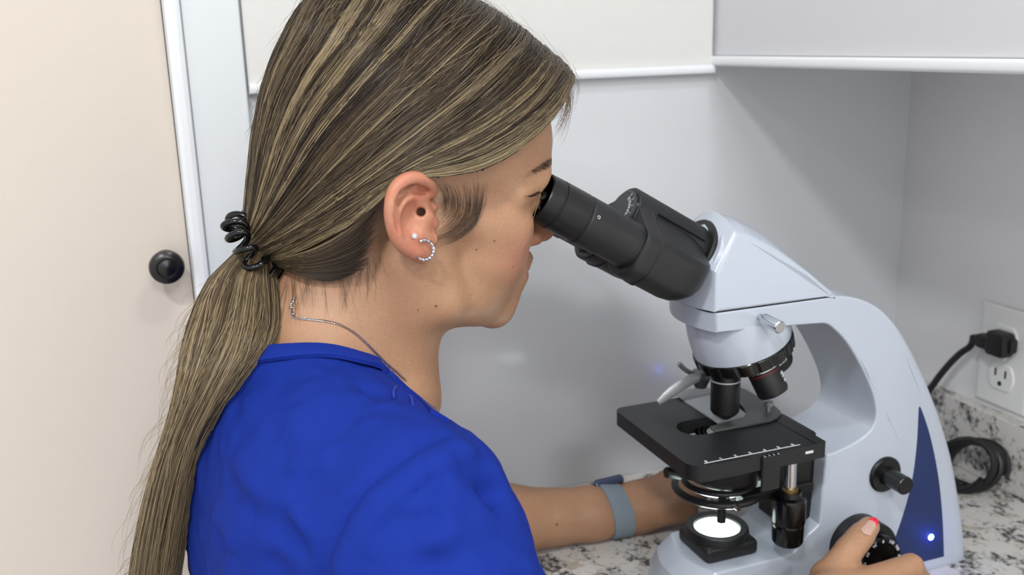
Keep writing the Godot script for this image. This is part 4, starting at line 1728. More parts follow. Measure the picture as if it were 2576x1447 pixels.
func define_arms() -> void:
	r_hand = Field.new()
	var h := r_hand
	var wrist := V(-10, 40, 175)
	var mcp := [pz(2075, 1498, 116), pz(2060, 1560, 120), pz(2030, 1620, 120), pz(1990, 1670, 118)]
	var pip := [pz(2292, 1424, 96), pz(2290, 1500, 100), pz(2255, 1570, 100), pz(2190, 1625, 100)]
	var dip := [pz(2318, 1462, 80), pz(2316, 1545, 80), pz(2275, 1610, 82), pz(2205, 1660, 86)]
	var tip := [pz(2300, 1500, 68), pz(2290, 1580, 68), pz(2245, 1640, 70), pz(2180, 1682, 76)]
	for i in 4:
		var k: float = [1.0, 1.03, 0.97, 0.85][i]
		h.cap(wrist.lerp(mcp[i], 0.35), 17, mcp[i], 12 * k, 14)
		h.cap(mcp[i], 11.5 * k, pip[i], 9.6 * k, 4)
		h.cap(pip[i], 9.4 * k, dip[i], 8.4 * k, 3)
		h.cap(dip[i], 8.2 * k, tip[i], 6.8 * k, 3)
	h.cap(mcp[0], 12, mcp[3], 11, 10)
	var t0 := wrist.lerp(mcp[0], 0.25) + V(0, 10, -6)
	var t1 := pz(2082, 1456, 96)
	var t2 := pz(2136, 1385, 86)
	var t3 := pz(2186, 1326, 76)
	h.cap(t0, 17, t1, 13, 10)
	h.cap(t1, 12.4, t2, 10.4, 5)
	h.cap(t2, 10.2, t3, 8.4, 4)
	h.cap(t2.lerp(t3, 0.35), 9.9, t2.lerp(t3, 0.6), 9.8, 4)
	h.cap(wrist, 24, V(-70, 42, 205), 27, 18)
	h.cap(V(-70, 42, 205), 27, V(-200, 42, 236), 38, 20)
	h.cap(V(-200, 42, 236), 38, V(-255, 45, 226), 42, 20)
	h.cap(V(-255, 45, 226), 42, V(-285, 130, 205), 44, 20)

	l_arm = Field.new()
	var a := l_arm
	a.cap(V(-290, 130, -205), 44, V(-262, 45, -190), 42, 20)
	a.cap(V(-262, 50, -190), 42, V(-205, 44, -150), 38, 20)
	a.cap(V(-205, 40, -150), 36, V(-150, 34, -140), 32.5, 20)
	a.cap(V(-150, 34, -140), 32, V(-60, 26, -134), 24.8, 16)
	a.cap(V(-60, 26, -134), 24.8, V(-12, 24.5, -131), 23.3, 10)
	# palm and fingers reaching for the far focus knob
	a.cap(V(-12, 24.5, -131), 22, V(42, 40, -126), 21, 12)
	a.cap(V(-10, 24, -140), 15, V(50, 28, -140), 15, 12)
	a.cap(V(-8, 24, -122), 14, V(28, 24, -104), 11, 12)
	var lm := [V(60, 56, -118), V(62, 44, -128), V(60, 32, -136), V(54, 21, -142)]
	var lp := [V(98, 78, -112), V(102, 62, -124), V(98, 44, -134), V(86, 26, -142)]
	var lt := [V(116, 79, -86), V(122, 64, -92), V(118, 44, -98), V(102, 22, -112)]
	for i in 4:
		var k: float = [1.0, 1.03, 0.97, 0.85][i]
		a.cap(V(30, 36, -126), 16, lm[i], 12 * k, 12)
		a.cap(lm[i], 11 * k, lp[i], 9.4 * k, 4)
		a.cap(lp[i], 9.2 * k, lt[i], 7.4 * k, 3)
	a.cap(V(14, 34, -112), 14, V(46, 56, -100), 11, 8)
	a.cap(V(46, 56, -100), 10.5, V(80, 70, -86), 8.6, 4)


func build_person() -> void:
	rng.seed = 77
	fl.seed = 4
	fl.frequency = 0.02
	fl.fractal_octaves = 3
	define_head()
	define_shirt()
	define_arms()
	var who := thing("person", "person in blue scrubs with a long ponytail bending over microscope", "person", Vector3.ZERO)
	var sk := mat(Color.WHITE, 0.48)
	sk.vertex_color_use_as_albedo = true
	sk.normal_enabled = true
	sk.normal_texture = noise_tex(512, 0.07, 8, null, 3, 2.0)
	sk.normal_scale = 0.18
	sk.albedo_texture = noise_tex(512, 0.05, 12, ramp([[0.2, Color(0.965, 0.94, 0.93)], [0.55, Color(0.99, 0.985, 0.98)], [0.75, Color(1, 1, 1)]]), 5)
	sk.uv1_triplanar = true
	sk.uv1_scale = Vector3.ONE * 14.0
	var acc := Acc.new()
	skin.nets(acc, V(-0.385, 0.19, -0.125), V(-0.135, 0.495, 0.125), 0.0023, skin_tint)
	ear.nets(acc, ear_lo(), ear_lo() + V(0.05, 0.075, 0.045), 0.0011, ear_tint)
	r_hand.nets(acc, V(-0.02, -0.03, 0.045), V(0.165, 0.12, 0.205), 0.0030, skin_tint)
	r_hand.nets(acc, V(-0.34, -0.02, 0.12), V(-0.01, 0.19, 0.29), 0.006, skin_tint)
	l_arm.nets(acc, V(-0.035, -0.005, -0.175), V(0.14, 0.10, -0.06), 0.0036, skin_tint)
	l_arm.nets(acc, V(-0.34, -0.01, -0.26), V(-0.025, 0.19, -0.08), 0.005, skin_tint)
	obj("body", acc.mesh(), sk, who)
	build_scrubs(who)
	build_hair(who)
	build_face_bits(who)


func ear_lo() -> Vector3:
	return zp(1020, 655, 0.078) + V(-0.022, -0.008, -0.017)


func build_scrubs(who: Node3D) -> void:
	var cloth := mat(rgb(23, 47, 138), 0.85)
	cloth.rim_enabled = true
	cloth.rim = 0.08
	cloth.rim_tint = 1.0
	cloth.metallic_specular = 0.25
	cloth.normal_enabled = true
	cloth.normal_texture = twill()
	cloth.normal_scale = 0.35
	cloth.uv1_triplanar = true
	cloth.uv1_scale = Vector3.ONE * 42.0
	cut_collar()
	# the sleeve seam, traced on the cloth
	for q in [[1118, 1094], [1080, 1110], [1035, 1132], [985, 1163], [940, 1200], [900, 1242], [865, 1290], [838, 1345], [818, 1400], [806, 1450], [800, 1520]]:
		seam.append(shirt.hit(eye, ray(q[0], q[1])))
	var dent0 := shirt.hit(eye, ray(1192, 1196))
	var dent1 := shirt.hit(eye, ray(1250, 1238))
	var folds := []
	for q in [[[690, 1290], [800, 1420], 1.6], [[560, 1180], [700, 1330], 1.2], [[760, 1060], [690, 1190], 1.2], [[980, 1330], [1150, 1290], 1.4], [[1010, 1420], [1200, 1390], 1.3], [[640, 1400], [760, 1447], 1.2], [[880, 950], [1000, 1010], 2.2], [[1100, 1180], [1040, 1290], 1.2], [[520, 1300], [610, 1430], 1.3], [[740, 1240], [850, 1180], 1.4]]:
		folds.append([shirt.hit(eye, ray(q[0][0], q[0][1])), shirt.hit(eye, ray(q[1][0], q[1][1])), q[2] * 0.001])
	shirt.shape = func(p: Vector3, d: float) -> float:
		if absf(d) > 0.03:
			return d
		var d0 := d * d
		# broad drapery and small creases
		var q := p * 1000.0
		d -= 0.0045 * fl.get_noise_3d(q.x * 0.9, q.y * 0.55, q.z * 0.7)
		d -= 0.0034 * (absf(fl.get_noise_3d(q.x * 1.5 + q.y * 0.9 + 40.0, q.y * 0.8 - q.x * 0.5, q.z * 1.3)) - 0.2)
		for f in folds:
			var s0: Vector3 = f[0]
			var sd: Vector3 = f[1] - s0
			var t0 := clampf((p - s0).dot(sd) / sd.length_squared(), 0.0, 1.0)
			var off := sqrt(maxf(0.0, p.distance_squared_to(s0 + sd * t0) - d0)) / 0.0075
			if off < 3.0:
				d += 3.2 * f[2] * exp(-off * off) * sin(PI * clampf(t0, 0.05, 0.95))
				var off2 := sqrt(maxf(0.0, (p + Vector3(0, -0.009, 0)).distance_squared_to(s0 + sd * t0) - d0)) / 0.008
				d -= f[2] * 2.4 * exp(-off2 * off2) * sin(PI * clampf(t0, 0.05, 0.95))
		# stitched armhole seam: a narrow groove, the sleeve a little fuller than the yoke
		var near := 1e3
		var sg := 0.0
		for i in seam.size() - 1:
			var a := seam[i]
			var ab := seam[i + 1] - a
			var t := clampf((p - a).dot(ab) / ab.length_squared(), 0.0, 1.0)
			var o := p - (a + ab * t)
			var l := sqrt(maxf(0.0, o.length_squared() - d0))
			if l < near:
				near = l
				sg = ab.cross(c_fw).dot(o)
		if near < 0.02:
			d += 0.0032 * exp(-pow(near / 0.0028, 2.0))
			var edge := near / 0.009
			d -= (0.0065 if sg > 0.0 else 0.0) * (1.0 - exp(-edge * edge)) * exp(-pow(near / 0.02, 2.0))
		# the deep fold at the front of the shoulder
		var ab2 := dent1 - dent0
		var t2 := clampf((p - dent0).dot(ab2) / ab2.length_squared(), 0.0, 1.0)
		var dd := sqrt(maxf(0.0, p.distance_squared_to(dent0 + ab2 * t2) - d0))
		d += 0.0125 * exp(-pow(dd / 0.0085, 2.0)) * (0.35 + 0.65 * t2)
		return maxf(d, above_collar(p)) if p.y > 0.15 else d
	var acc := Acc.new()
	shirt.nets(acc, V(-0.46, 0.0, 0.0), V(-0.195, 0.33, 0.30), 0.0031, plain_tint)
	shirt.nets(acc, V(-0.46, 0.0, -0.30), V(-0.195, 0.33, 0.009), 0.009, plain_tint)
	shirt.nets(acc, V(-0.47, -0.27, -0.30), V(-0.19, 0.006, 0.30), 0.012, plain_tint)
	var top := obj("scrub_top", acc.mesh(), cloth, who)
	# collar: a flat band round the neck opening, running down into the V
	var edge := collar
	var fine := along(edge, 6)
	var rings := []
	for i in fine.size():
		var d := (fine[mini(i + 1, fine.size() - 1)] - fine[maxi(i - 1, 0)]).normalized()
		var n := outward(fine[i])
		var w := d.cross(n).normalized()
		if w.y > 0:
			w = -w
		n = w.cross(d).normalized()
		if n.dot(-c_fw) < 0:
			n = -n
		var o := fine[i] + n * 0.0008
		var r := PackedVector3Array()
		for k in [[-0.003, 0.0008], [-0.0035, 0.0018], [-0.002, 0.0026], [0.0065, 0.0022], [0.0080, 0.0016], [0.0082, -0.001], [0.0, -0.003], [-0.003, -0.003]]:
			r.append(o + w * k[0] + n * k[1])
		rings.append(r)
	var g := Geo.new()
	g.loft(rings)
	obj("collar_band", g, cloth, top, 40)
	# stitching on the collar
	for i in range(4, fine.size() - 6):
		var d := (fine[i + 1] - fine[i]).normalized()
		var n := outward(fine[i])
		var w := d.cross(n).normalized()
		if w.y > 0:
			w = -w
		var o := fine[i] + n * 0.0024 + w * 0.0062
		for h in 2:
			g = Geo.new()
			var s0 := o + (fine[i + 1] - fine[i]) * (0.5 * h)
			g.tube(PackedVector3Array([s0, s0 + d * 0.0009, s0 + d * 0.0018]), 0.00022, 5)
			obj("stitch", g, mat(rgb(30, 42, 140), 0.7), top.get_child(0))
	# raised welt along the armhole seam
	var welt := PackedVector3Array()
	for p in along(seam, 4):
		var q := p + outward(p) * 0.012
		for i in 8:
			q -= outward(p) * shirt.d(q) * 0.8
		welt.append(q - outward(p) * 0.0004)
	g = Geo.new()
	g.tube(welt, 0.0013, 8)
	obj("sleeve_seam", g, cloth, top, 50)
	# hanging loop of cord at the V
	var loop := PackedVector3Array()
	for q in [[994, 1000], [992, 986], [996, 975], [1006, 969], [1018, 971], [1028, 982], [1036, 997], [1040, 1016]]:
		loop.append(shirt.hit(eye, ray(q[0], q[1])) - c_fw * 0.0042)
	g = Geo.new()
	g.tube(along(loop, 5), 0.0009, 8)
	obj("cord_loop", g, mat(rgb(30, 54, 158), 0.6), top)
	# trousers and shoes, below the worktop
	var tr := Field.new()
	tr.cap2(V(-350, -230, 70), 105, V(-340, -480, 95), 80, 40)
	tr.cap2(V(-340, -480, 95), 80, V(-350, -840, 100), 55, 30)
	tr.ell(V(-350, -230, 0), V(115, 95, 160), 40)
	acc = Acc.new()
	tr.nets(acc, V(-0.52, -0.90, -0.26), V(-0.2, -0.10, 0.26), 0.016, plain_tint)
	obj("scrub_trousers", acc.mesh(), cloth, who)
	for sg in [1.0, -1.0]:
		var sh := Field.new()
		sh.cap(V(-375, -886, 100 * sg), 34, V(-230, -892, 108 * sg), 28, 10)
		sh.cap(V(-370, -860, 100 * sg), 38, V(-330, -870, 100 * sg), 36, 10)
		acc = Acc.new()
		sh.nets(acc, V(-0.43, -0.95, 0.04 if sg > 0 else -0.17), V(-0.18, -0.8, 0.17 if sg > 0 else -0.04), 0.01, plain_tint)
		for i in acc.pos.size():
			acc.pos[i].y = maxf(acc.pos[i].y, FLOOR_Y + 0.0005)
		obj("shoe", acc.mesh(), mat(rgb(235, 235, 235), 0.5), who)


func outward(p: Vector3) -> Vector3:
	# normal of the cloth before relief and neckline
	var e := 0.004
	return Vector3(shirt.raw(p + V(e, 0, 0)) - shirt.raw(p - V(e, 0, 0)), shirt.raw(p + V(0, e, 0)) - shirt.raw(p - V(0, e, 0)), shirt.raw(p + V(0, 0, e)) - shirt.raw(p - V(0, 0, e))).normalized()


func twill() -> ImageTexture:
	# diagonal weave as a normal map
	var size := 128
	var im := Image.create_empty(size, size, false, Image.FORMAT_RGB8)
	for y in size:
		for x in size:
			var v := 0.5 + 0.5 * sin(TAU * (x + y) / 8.0) * (0.75 + 0.25 * sin(TAU * y / 8.0))
			im.set_pixel(x, y, Color(v, v, v))
	im.bump_map_to_normal_map(2.0)
	return ImageTexture.create_from_image(im)


# ------------------------------------------------------------------ hair

var hair_r := PackedFloat32Array()
const HAIR_C := Vector3(-0.25, 0.405, 0.0)
const HAIR_W := 0.0855
const HAIR_P := 2.25


func define_hair_shape() -> void:
	# silhouette of the combed hair on the middle plane, as distance by angle round HAIR_C (mm)
	var pts := [[-143, 418], [-136, 437], [-146, 452], [-165, 467], [-187, 483], [-209, 496], [-235, 506], [-262, 510], [-290, 506], [-312, 498], [-329, 474], [-341, 450], [-349, 425], [-355, 400], [-359, 375], [-359, 349], [-352, 325], [-335, 312], [-300, 303], [-260, 305], [-222, 322], [-192, 350], [-163, 390]]
	var tab := []
	for p in pts:
		var q := Vector2(p[0] + 250.0, p[1] - 405.0)
		tab.append([fposmod(q.angle(), TAU), q.length() * 0.001])
	tab.sort_custom(func(a, b): return a[0] < b[0])
	for i in 128:
		var an := TAU * i / 128
		var k := 0
		while k < tab.size() and tab[k][0] < an:
			k += 1
		var a: Array = tab[(k - 1 + tab.size()) % tab.size()]
		var b: Array = tab[k % tab.size()]
		var span: float = fposmod(b[0] - a[0], TAU)
		hair_r.append(lerpf(a[1], b[1], fposmod(an - a[0], TAU) / maxf(span, 1e-5)))


func hair_f(p: Vector3) -> float:
	var q := p - HAIR_C
	var an := fposmod(atan2(q.y, q.x), TAU) / TAU * 128.0
	var i := int(an) % 128
	var r := lerpf(hair_r[i], hair_r[(i + 1) % 128], an - floor(an))
	var rho := Vector2(q.x, q.y).length()
	return pow(pow(rho / r, HAIR_P) + pow(absf(q.z) / HAIR_W, HAIR_P), 1.0 / HAIR_P)


func on_hair(p: Vector3, lift := 0.0) -> Vector3:
	var q := p - HAIR_C
	return HAIR_C + q / maxf(hair_f(p), 1e-4) + q.normalized() * lift


# where the line of sight of a pixel meets the combed surface
func hair_hit(px: float, py: float) -> Vector3:
	var d := ray(px, py)
	var best := 1e3
	var at := eye + d * 0.6
	var t := 0.45
	while t < 0.95:
		var p := eye + d * t
		var f := hair_f(p)
		if f < 1.0:
			return p
		if f < best:
			best = f
			at = p
		t += 0.002
	return on_hair(at)


func resample(path: PackedVector3Array, n: int) -> PackedVector3Array:
	var fine := along(path, 8)
	var len := PackedFloat32Array([0.0])
	for i in range(1, fine.size()):
		len.append(len[i - 1] + fine[i].distance_to(fine[i - 1]))
	var out := PackedVector3Array()
	var k := 0
	for i in n:
		var want := len[-1] * i / (n - 1)
		while k < fine.size() - 2 and len[k + 1] < want:
			k += 1
		out.append(fine[k].lerp(fine[k + 1], clampf((want - len[k]) / maxf(len[k + 1] - len[k], 1e-7), 0.0, 1.0)))
	return out


func hair_colour(light: float) -> Color:
	var dark := Color(0.022, 0.015, 0.010)
	var mid := Color(0.112, 0.078, 0.046)
	var blond := Color(0.43, 0.33, 0.19)
	var c := dark.lerp(mid, clampf(light * 2.0, 0.0, 1.0)).lerp(blond, clampf(light * 2.0 - 1.0, 0.0, 1.0))
	c.a = 1.0
	return c


# hair runs together where the tie holds it: u = 0 lowest, 1 topmost
func at_tie(p: Vector3, u: float, s: float) -> Vector3:
	var k := lerpf(1.0, -1.0, u)
	var band := c_rt * 0.61 - c_up * 0.79
	var t := tie_at() + band * 0.0145 * k - c_fw * 0.0125 * sqrt(maxf(0.0, 1.0 - k * k))
	return p.lerp(t, smoothstep(0.76, 0.96, s))


func tie_at() -> Vector3:
	return zp(648, 620, 0.006)


func build_hair(who: Node3D) -> void:
	define_hair_shape()
	var hm := mat(Color.WHITE, 0.3)
	hm.vertex_color_use_as_albedo = true
	var cap_m := mat(rgb(48, 38, 29), 0.6)
	# under layer: the mass of hair on the skull, down to the hairline
	var line := [[1428, 230], [1392, 300], [1345, 345], [1280, 392], [1215, 432], [1120, 450], [1040, 452], [985, 470], [945, 540], [915, 615], [870, 668], [820, 686], [760, 684], [700, 680]]
	var lim := PackedVector2Array()
	for q in line:
		lim.append(Vector2(q[0], q[1]))
	var acc := Acc.new()
	var nu := 120
	var nv := 80
	var keep := PackedByteArray()
	for j in nv + 1:
		for i in nu:
			var th := TAU * i / nu
			var ph := PI * j / nv - PI / 2
			var dir := Vector3(cos(th) * cos(ph), sin(th) * cos(ph), sin(ph))
			var p := on_hair(HAIR_C + dir * 0.09, -0.0032)
			p = on_hair(p, -0.0032 - 0.022 * smoothstep(0.095, 0.045, p.distance_to(tie_at())))
			acc.pos.append(p)
			acc.nor.append(Vector3.ZERO)
			acc.col.append(Color(1, 1, 1))
			keep.append(1 if above_hairline(V(p.x, p.y, absf(p.z)), lim) and p.distance_to(tie_at()) > 0.030 else 0)
	for j in nv:
		for i in nu:
			var a := j * nu + i
			var b := j * nu + (i + 1) % nu
			if keep[a] and keep[b] and keep[a + nu] and keep[b + nu]:
				acc.quad(a, b, b + nu, a + nu)
	for i in acc.nor.size():
		acc.nor[i] = acc.nor[i].normalized()
	var hair := obj("hair", acc.mesh(), cap_m, who)
	hair.set_meta("label", "brown hair with blond streaks combed back")
	# combed strands between traced guide lines
	var guides := [
		[[1424, 225], [1398, 275], [1348, 330], [1283, 380], [1205, 418], [1125, 434], [1062, 433], [1002, 450], [955, 500], [900, 552], [840, 594], [775, 626], [712, 646]],
		[[1418, 205], [1352, 285], [1255, 352], [1140, 400], [1045, 420], [960, 468], [880, 532], [795, 594], [706, 636]],
		[[1392, 168], [1300, 272], [1182, 352], [1055, 413], [945, 474], [855, 535], [775, 590], [700, 628]],
		[[1335, 112], [1232, 232], [1112, 322], [985, 412], [885, 483], [795, 553], [725, 604], [692, 620]],
		[[1255, 55], [1135, 182], [1005, 292], [893, 392], [803, 473], [743, 543], [700, 596], [682, 614]],
		[[1150, -8], [1030, 112], [912, 232], [822, 333], [753, 433], [708, 523], [682, 582], [668, 607]],
		[[1010, -55], [905, 62], [815, 182], [748, 293], [703, 393], [675, 493], [662, 562], [655, 600]],
		[[850, -50], [772, 62], [713, 172], [674, 292], [652, 402], [643, 492], [642, 560], [645, 596]],
		[[775, -22], [712, 92], [671, 194], [646, 296], [630, 398], [622, 490], [628, 556], [640, 592]]]
	var paths := []
	var n := 26
	for gd in guides:
		var p := PackedVector3Array()
		var first := hair_hit(gd[0][0], gd[0][1])
		var over := on_hair(V(first.x + 0.006, first.y + 0.004, -0.006))
		p.append(over)
		for q in gd:
			p.append(hair_hit(q[0], q[1]))
		paths.append(resample(p, n))
	var nape := [
		[[985, 468], [945, 515], [890, 566], [830, 606], [770, 634], [712, 648]],
		[[962, 505], [905, 568], [835, 620], [765, 648], [712, 650]],
		[[952, 590], [885, 636], [815, 660], [755, 666], [712, 660]],
		[[925, 672], [865, 688], [805, 690], [750, 682], [710, 668]],
		[[850, 712], [800, 706], [755, 694], [712, 676]]]
	var nape_paths := []
	for gd in nape:
		var p := PackedVector3Array()
		for q in gd:
			p.append(hair_hit(q[0], q[1]))
		nape_paths.append(resample(p, n))
	var st := Strands.new()
	var clumps := 560
	for c in clumps:
		var u := (c + rng.randf()) / clumps * 8.0
		# streaked dye: blond over the temple, dark on the side, brown and blond towards the back
		var tone := clampf(fl.get_noise_2d(u * 210.0, 5.0) * 1.25 + 0.28 + rng.randfn(0.0, 0.12), 0.0, 1.0)
		tone = clampf(tone + 0.30 * exp(-pow((u - 0.7) / 0.7, 2.0)) + 0.04 * exp(-pow((u - 6.6) / 1.0, 2.0)), 0.0, 1.0)
		var wave := rng.randf() * TAU
		var amp := rng.randf_range(0.0004, 0.0016)
		var lift0 := rng.randf_range(-0.0016, 0.0024)
		for k in 11:
			var uu := clampf(u + rng.randfn(0.0, 0.034), 0.0, 7.999)
			var g0 := int(uu)
			var f := uu - g0
			var a: PackedVector3Array = paths[g0]
			var b: PackedVector3Array = paths[g0 + 1]
			var path := PackedVector3Array()
			var lift := lift0 + rng.randf_range(-0.0009, 0.0009)
			var t0 := rng.randf_range(0.0, 0.04) if k > 1 else rng.randf_range(0.0, 0.5)
			var off := rng.randfn(0.0, 0.0011)
			var m := 16
			var t9 := 1.0 if k % 3 == 0 else rng.randf_range(0.84, 0.98)
			for i in m:
				var t := lerpf(t0, t9, float(i) / (m - 1)) * (n - 1)
				var j := mini(int(t), n - 2)
				var ft := t - j
				var p := a[j].lerp(a[j + 1], ft).lerp(b[j].lerp(b[j + 1], ft), f)
				var dirn := (b[j] - a[j]).normalized()
				var s := t / (n - 1)
				p += dirn * (off * sin(s * PI * 0.8 + 0.2) + amp * sin(s * 9.0 + wave))
				path.append(at_tie(on_hair(p, lift * minf(1.0, s * 8.0 + 0.3)), uu / 8.0, s))
			var tn := clampf(tone + rng.randfn(0.0, 0.24), 0.0, 1.0)
			st.add(path, rng.randf_range(0.00011, 0.0003), hair_colour(tn * 0.35), hair_colour(tn))
			# the hidden side of the head carries a thinner copy
			if k == 0:
				for i in path.size():
					path[i].z = -path[i].z
				st.add(path, 0.0010, hair_colour(tn * 0.55), hair_colour(tn))
	# stray hairs lying across the combed mass
	for c in 850:
		var u0 := rng.randf() * 8.0
		var u1 := clampf(u0 + rng.randfn(0.0, 0.45), 0.0, 7.999)
		var t0 := rng.randf_range(0.0, 0.6)
		var t1 := minf(1.0, t0 + rng.randf_range(0.2, 0.6))
		var lift := rng.randf_range(0.0012, 0.0034)
		var bow := rng.randfn(0.0, 0.25)
		var path := PackedVector3Array()
		for i in 14:
			var s := i / 13.0
			var uu := clampf(lerpf(u0, u1, s) + bow * sin(s * PI), 0.0, 7.999)
			var g0 := int(uu)
			var t := lerpf(t0, t1, s) * (n - 1)
			var j := mini(int(t), n - 2)
			var p: Vector3 = paths[g0][j].lerp(paths[g0][j + 1], t - j).lerp(paths[g0 + 1][j].lerp(paths[g0 + 1][j + 1], t - j), uu - g0)
			path.append(at_tie(on_hair(p, lift * (0.4 + 0.6 * sin(s * PI))), uu / 8.0, t / (n - 1)))
		var tn := clampf(rng.randfn(0.62, 0.25), 0.1, 1.0)
		st.add(path, rng.randf_range(0.00006, 0.00013), hair_colour(tn * 0.8), hair_colour(tn))
	for c in 1300:
		var uu := rng.randf() * 3.999
		var g0 := int(uu)
		var f := uu - g0
		var a: PackedVector3Array = nape_paths[g0]
		var b: PackedVector3Array = nape_paths[g0 + 1]
		var lift := rng.randf_range(-0.002, 0.0016)
		var path := PackedVector3Array()
		var t0 := rng.randf_range(0.0, 0.35)
		for i in 12:
			var t := lerpf(t0, 1.0, i / 11.0) * (n - 1)
			var j := mini(int(t), n - 2)
			path.append(at_tie(a[j].lerp(a[j + 1], t - j).lerp(b[j].lerp(b[j + 1], t - j), f) + V(0, 0, lift), 0.06 - 0.015 * uu, t / (n - 1) * 0.9 + 0.1))
		var tn := clampf(0.30 + rng.randfn(0.0, 0.16) + (0.15 if uu < 0.6 else 0.0), 0.02, 0.9)
		st.add(path, rng.randf_range(0.0001, 0.00024), hair_colour(tn * 0.6), hair_colour(tn))
	var ob := obj("combed_strands", st.mesh(), hm, hair)
	ob.set_meta("kind", "stuff")
	build_ponytail(hair, hm)
	build_wisps(hair, hm)


func above_hairline(p: Vector3, lim: PackedVector2Array) -> bool:
	var s := seen_at(p)
	if s.x <= lim[-1].x:
		return s.y < 700.0
	if s.x >= lim[0].x:
		return s.y < lim[0].y
	for i in lim.size() - 1:
		if s.x <= lim[i].x and s.x >= lim[i + 1].x:
			return s.y < lerpf(lim[i].y, lim[i + 1].y, (lim[i].x - s.x) / maxf(lim[i].x - lim[i + 1].x, 0.01))
	return true


func seen_at(p: Vector3) -> Vector2:
	var q := p - eye
	var z := q.dot(c_fw)
	return Vector2(1288.0 + FOCAL * q.dot(c_rt) / z, 723.5 - FOCAL * q.dot(c_up) / z)


func build_ponytail(hair: Node3D, hm: Material) -> void:
	# rows: height, left and right border as seen in the picture, depth centre and half depth
	var rows := [[596, 630, 680, 0.003, 0.010], [640, 588, 686, 0.007, 0.014], [700, 528, 692, 0.016, 0.021], [760, 497, 704, 0.028, 0.024], [820, 476, 702, 0.040, 0.026], [880, 460, 680, 0.052, 0.026], [940, 450, 632, 0.058, 0.025], [1000, 438, 588, 0.058, 0.024], [1060, 422, 548, 0.052, 0.024], [1120, 402, 516, 0.044, 0.024], [1200, 377, 494, 0.034, 0.024], [1300, 352, 476, 0.024, 0.024], [1400, 333, 460, 0.016, 0.023], [1500, 320, 446, 0.012, 0.021], [1620, 318, 430, 0.010, 0.016], [1720, 322, 408, 0.010, 0.010]]
	# dark core so that no gaps show
	var rings := []
	for r in rows:
		var c := zp((r[1] + r[2]) / 2.0, r[0], r[3])
		var hw := zp(r[2], r[0], r[3]).distance_to(zp(r[1], r[0], r[3])) / 2.0 * 0.80
		var ring := PackedVector3Array()
		for j in 24:
			var a := TAU * j / 24
			ring.append(c + c_rt * cos(a) * hw + V(0, 0, 1) * sin(a) * r[4] * 0.75)
		rings.append(ring)
	var g := Geo.new()
	g.loft(rings)
	var pt := obj("ponytail", g, mat(rgb(52, 42, 32), 0.6), hair, 60)
	var st := Strands.new()
	for c in 5600:
		var cl := c / 9
		var rg := RandomNumberGenerator.new()
		rg.seed = cl * 31 + 5
		var a0 := rg.randf_range(-1.0, 1.0)
		var b0 := rg.randf_range(-0.15, 1.0) if cl % 6 else rg.randf_range(-1.0, 0.0)
		var tone := clampf(0.78 + rg.randfn(0.0, 0.13) - 0.10 * absf(a0), 0.1, 0.95)
		var drift := rg.randfn(0.0, 0.16)
		var wave := rg.randf() * TAU
		a0 += rng.randfn(0.0, 0.05)
		b0 += rng.randfn(0.0, 0.07)
		var from := 0.0 if rng.randf() < 0.85 else rng.randf_range(0.0, 3.0)
		var to := rng.randf_range(10.5, 14.8) if rng.randf() < 0.75 else rng.randf_range(5.0, 13.0)
		var path := PackedVector3Array()
		var m := 16
		for i in m:
			var s := lerpf(from, to, float(i) / (m - 1))
			var k := mini(int(s), rows.size() - 2)
			var f := s - k
			var r0: Array = rows[k]
			var r1: Array = rows[k + 1]
			var aa := clampf(a0 + drift * sin(s * 0.42 + wave) * minf(1.0, s * 0.4), -1.06, 1.06)
			var y := lerpf(r0[0], r1[0], f)
			var lx := lerpf(r0[1], r1[1], f)
			var rx := lerpf(r0[2], r1[2], f)
			var px := lerpf(lx, rx, 0.5 + 0.5 * aa)
			var bb := b0 * sqrt(maxf(0.04, 1.0 - aa * aa * 0.9))
			path.append(zp(px, y, lerpf(r0[3], r1[3], f) + bb * lerpf(r0[4], r1[4], f)))
		var tn := clampf(tone + rng.randfn(0.0, 0.2), 0.03, 1.0)
		st.add(path, rng.randf_range(0.00011, 0.00027), hair_colour(tn * 0.8), hair_colour(tn))
	# a lock that falls behind the neck to the far shoulder
	for c in 260:
		var f := rng.randf()
		var path := PackedVector3Array()
		var lockp := [[672, 668, 0.0], [690, 712 + 14.0 * f, -0.004], [722, 722 + 22.0 * f, -0.014], [762, 728 + 20.0 * f, -0.030], [800, 745 + 10.0 * f, -0.045]]
		for q in lockp:
			path.append(zp(q[0] + rng.randf_range(-1.5, 1.5), q[1], q[2] + 0.004 * sin(f * 9.0)))
		var tn := clampf(rng.randfn(0.5, 0.2), 0.1, 0.9)
		st.add(along(path, 3), rng.randf_range(0.0001, 0.0002), hair_colour(tn), hair_colour(tn))
	# loose ends flying off to the left
	for c in 130:
		var k := rng.randi_range(2, 12)
		var r: Array = rows[k]
		var px: float = r[1] + rng.randf_range(0.0, 30.0)
		var py: float = r[0] + rng.randf_range(-30.0, 30.0)
		var reach := rng.randf_range(60.0, 220.0)
		var out := rng.randf_range(5.0, 60.0)
		var path := PackedVector3Array()
		for i in 10:
			var t := i / 9.0
			path.append(zp(px - out * sin(t * PI * 0.7) - (r[1] - rows[mini(k + 1, 15)][1]) * t * 1.5, py + reach * t, r[3] + 0.012))
		st.add(path, rng.randf_range(0.00007, 0.00013), hair_colour(0.7), hair_colour(0.8))
	var o := obj("tail_strands", st.mesh(), hm, pt)
	o.set_meta("kind", "stuff")


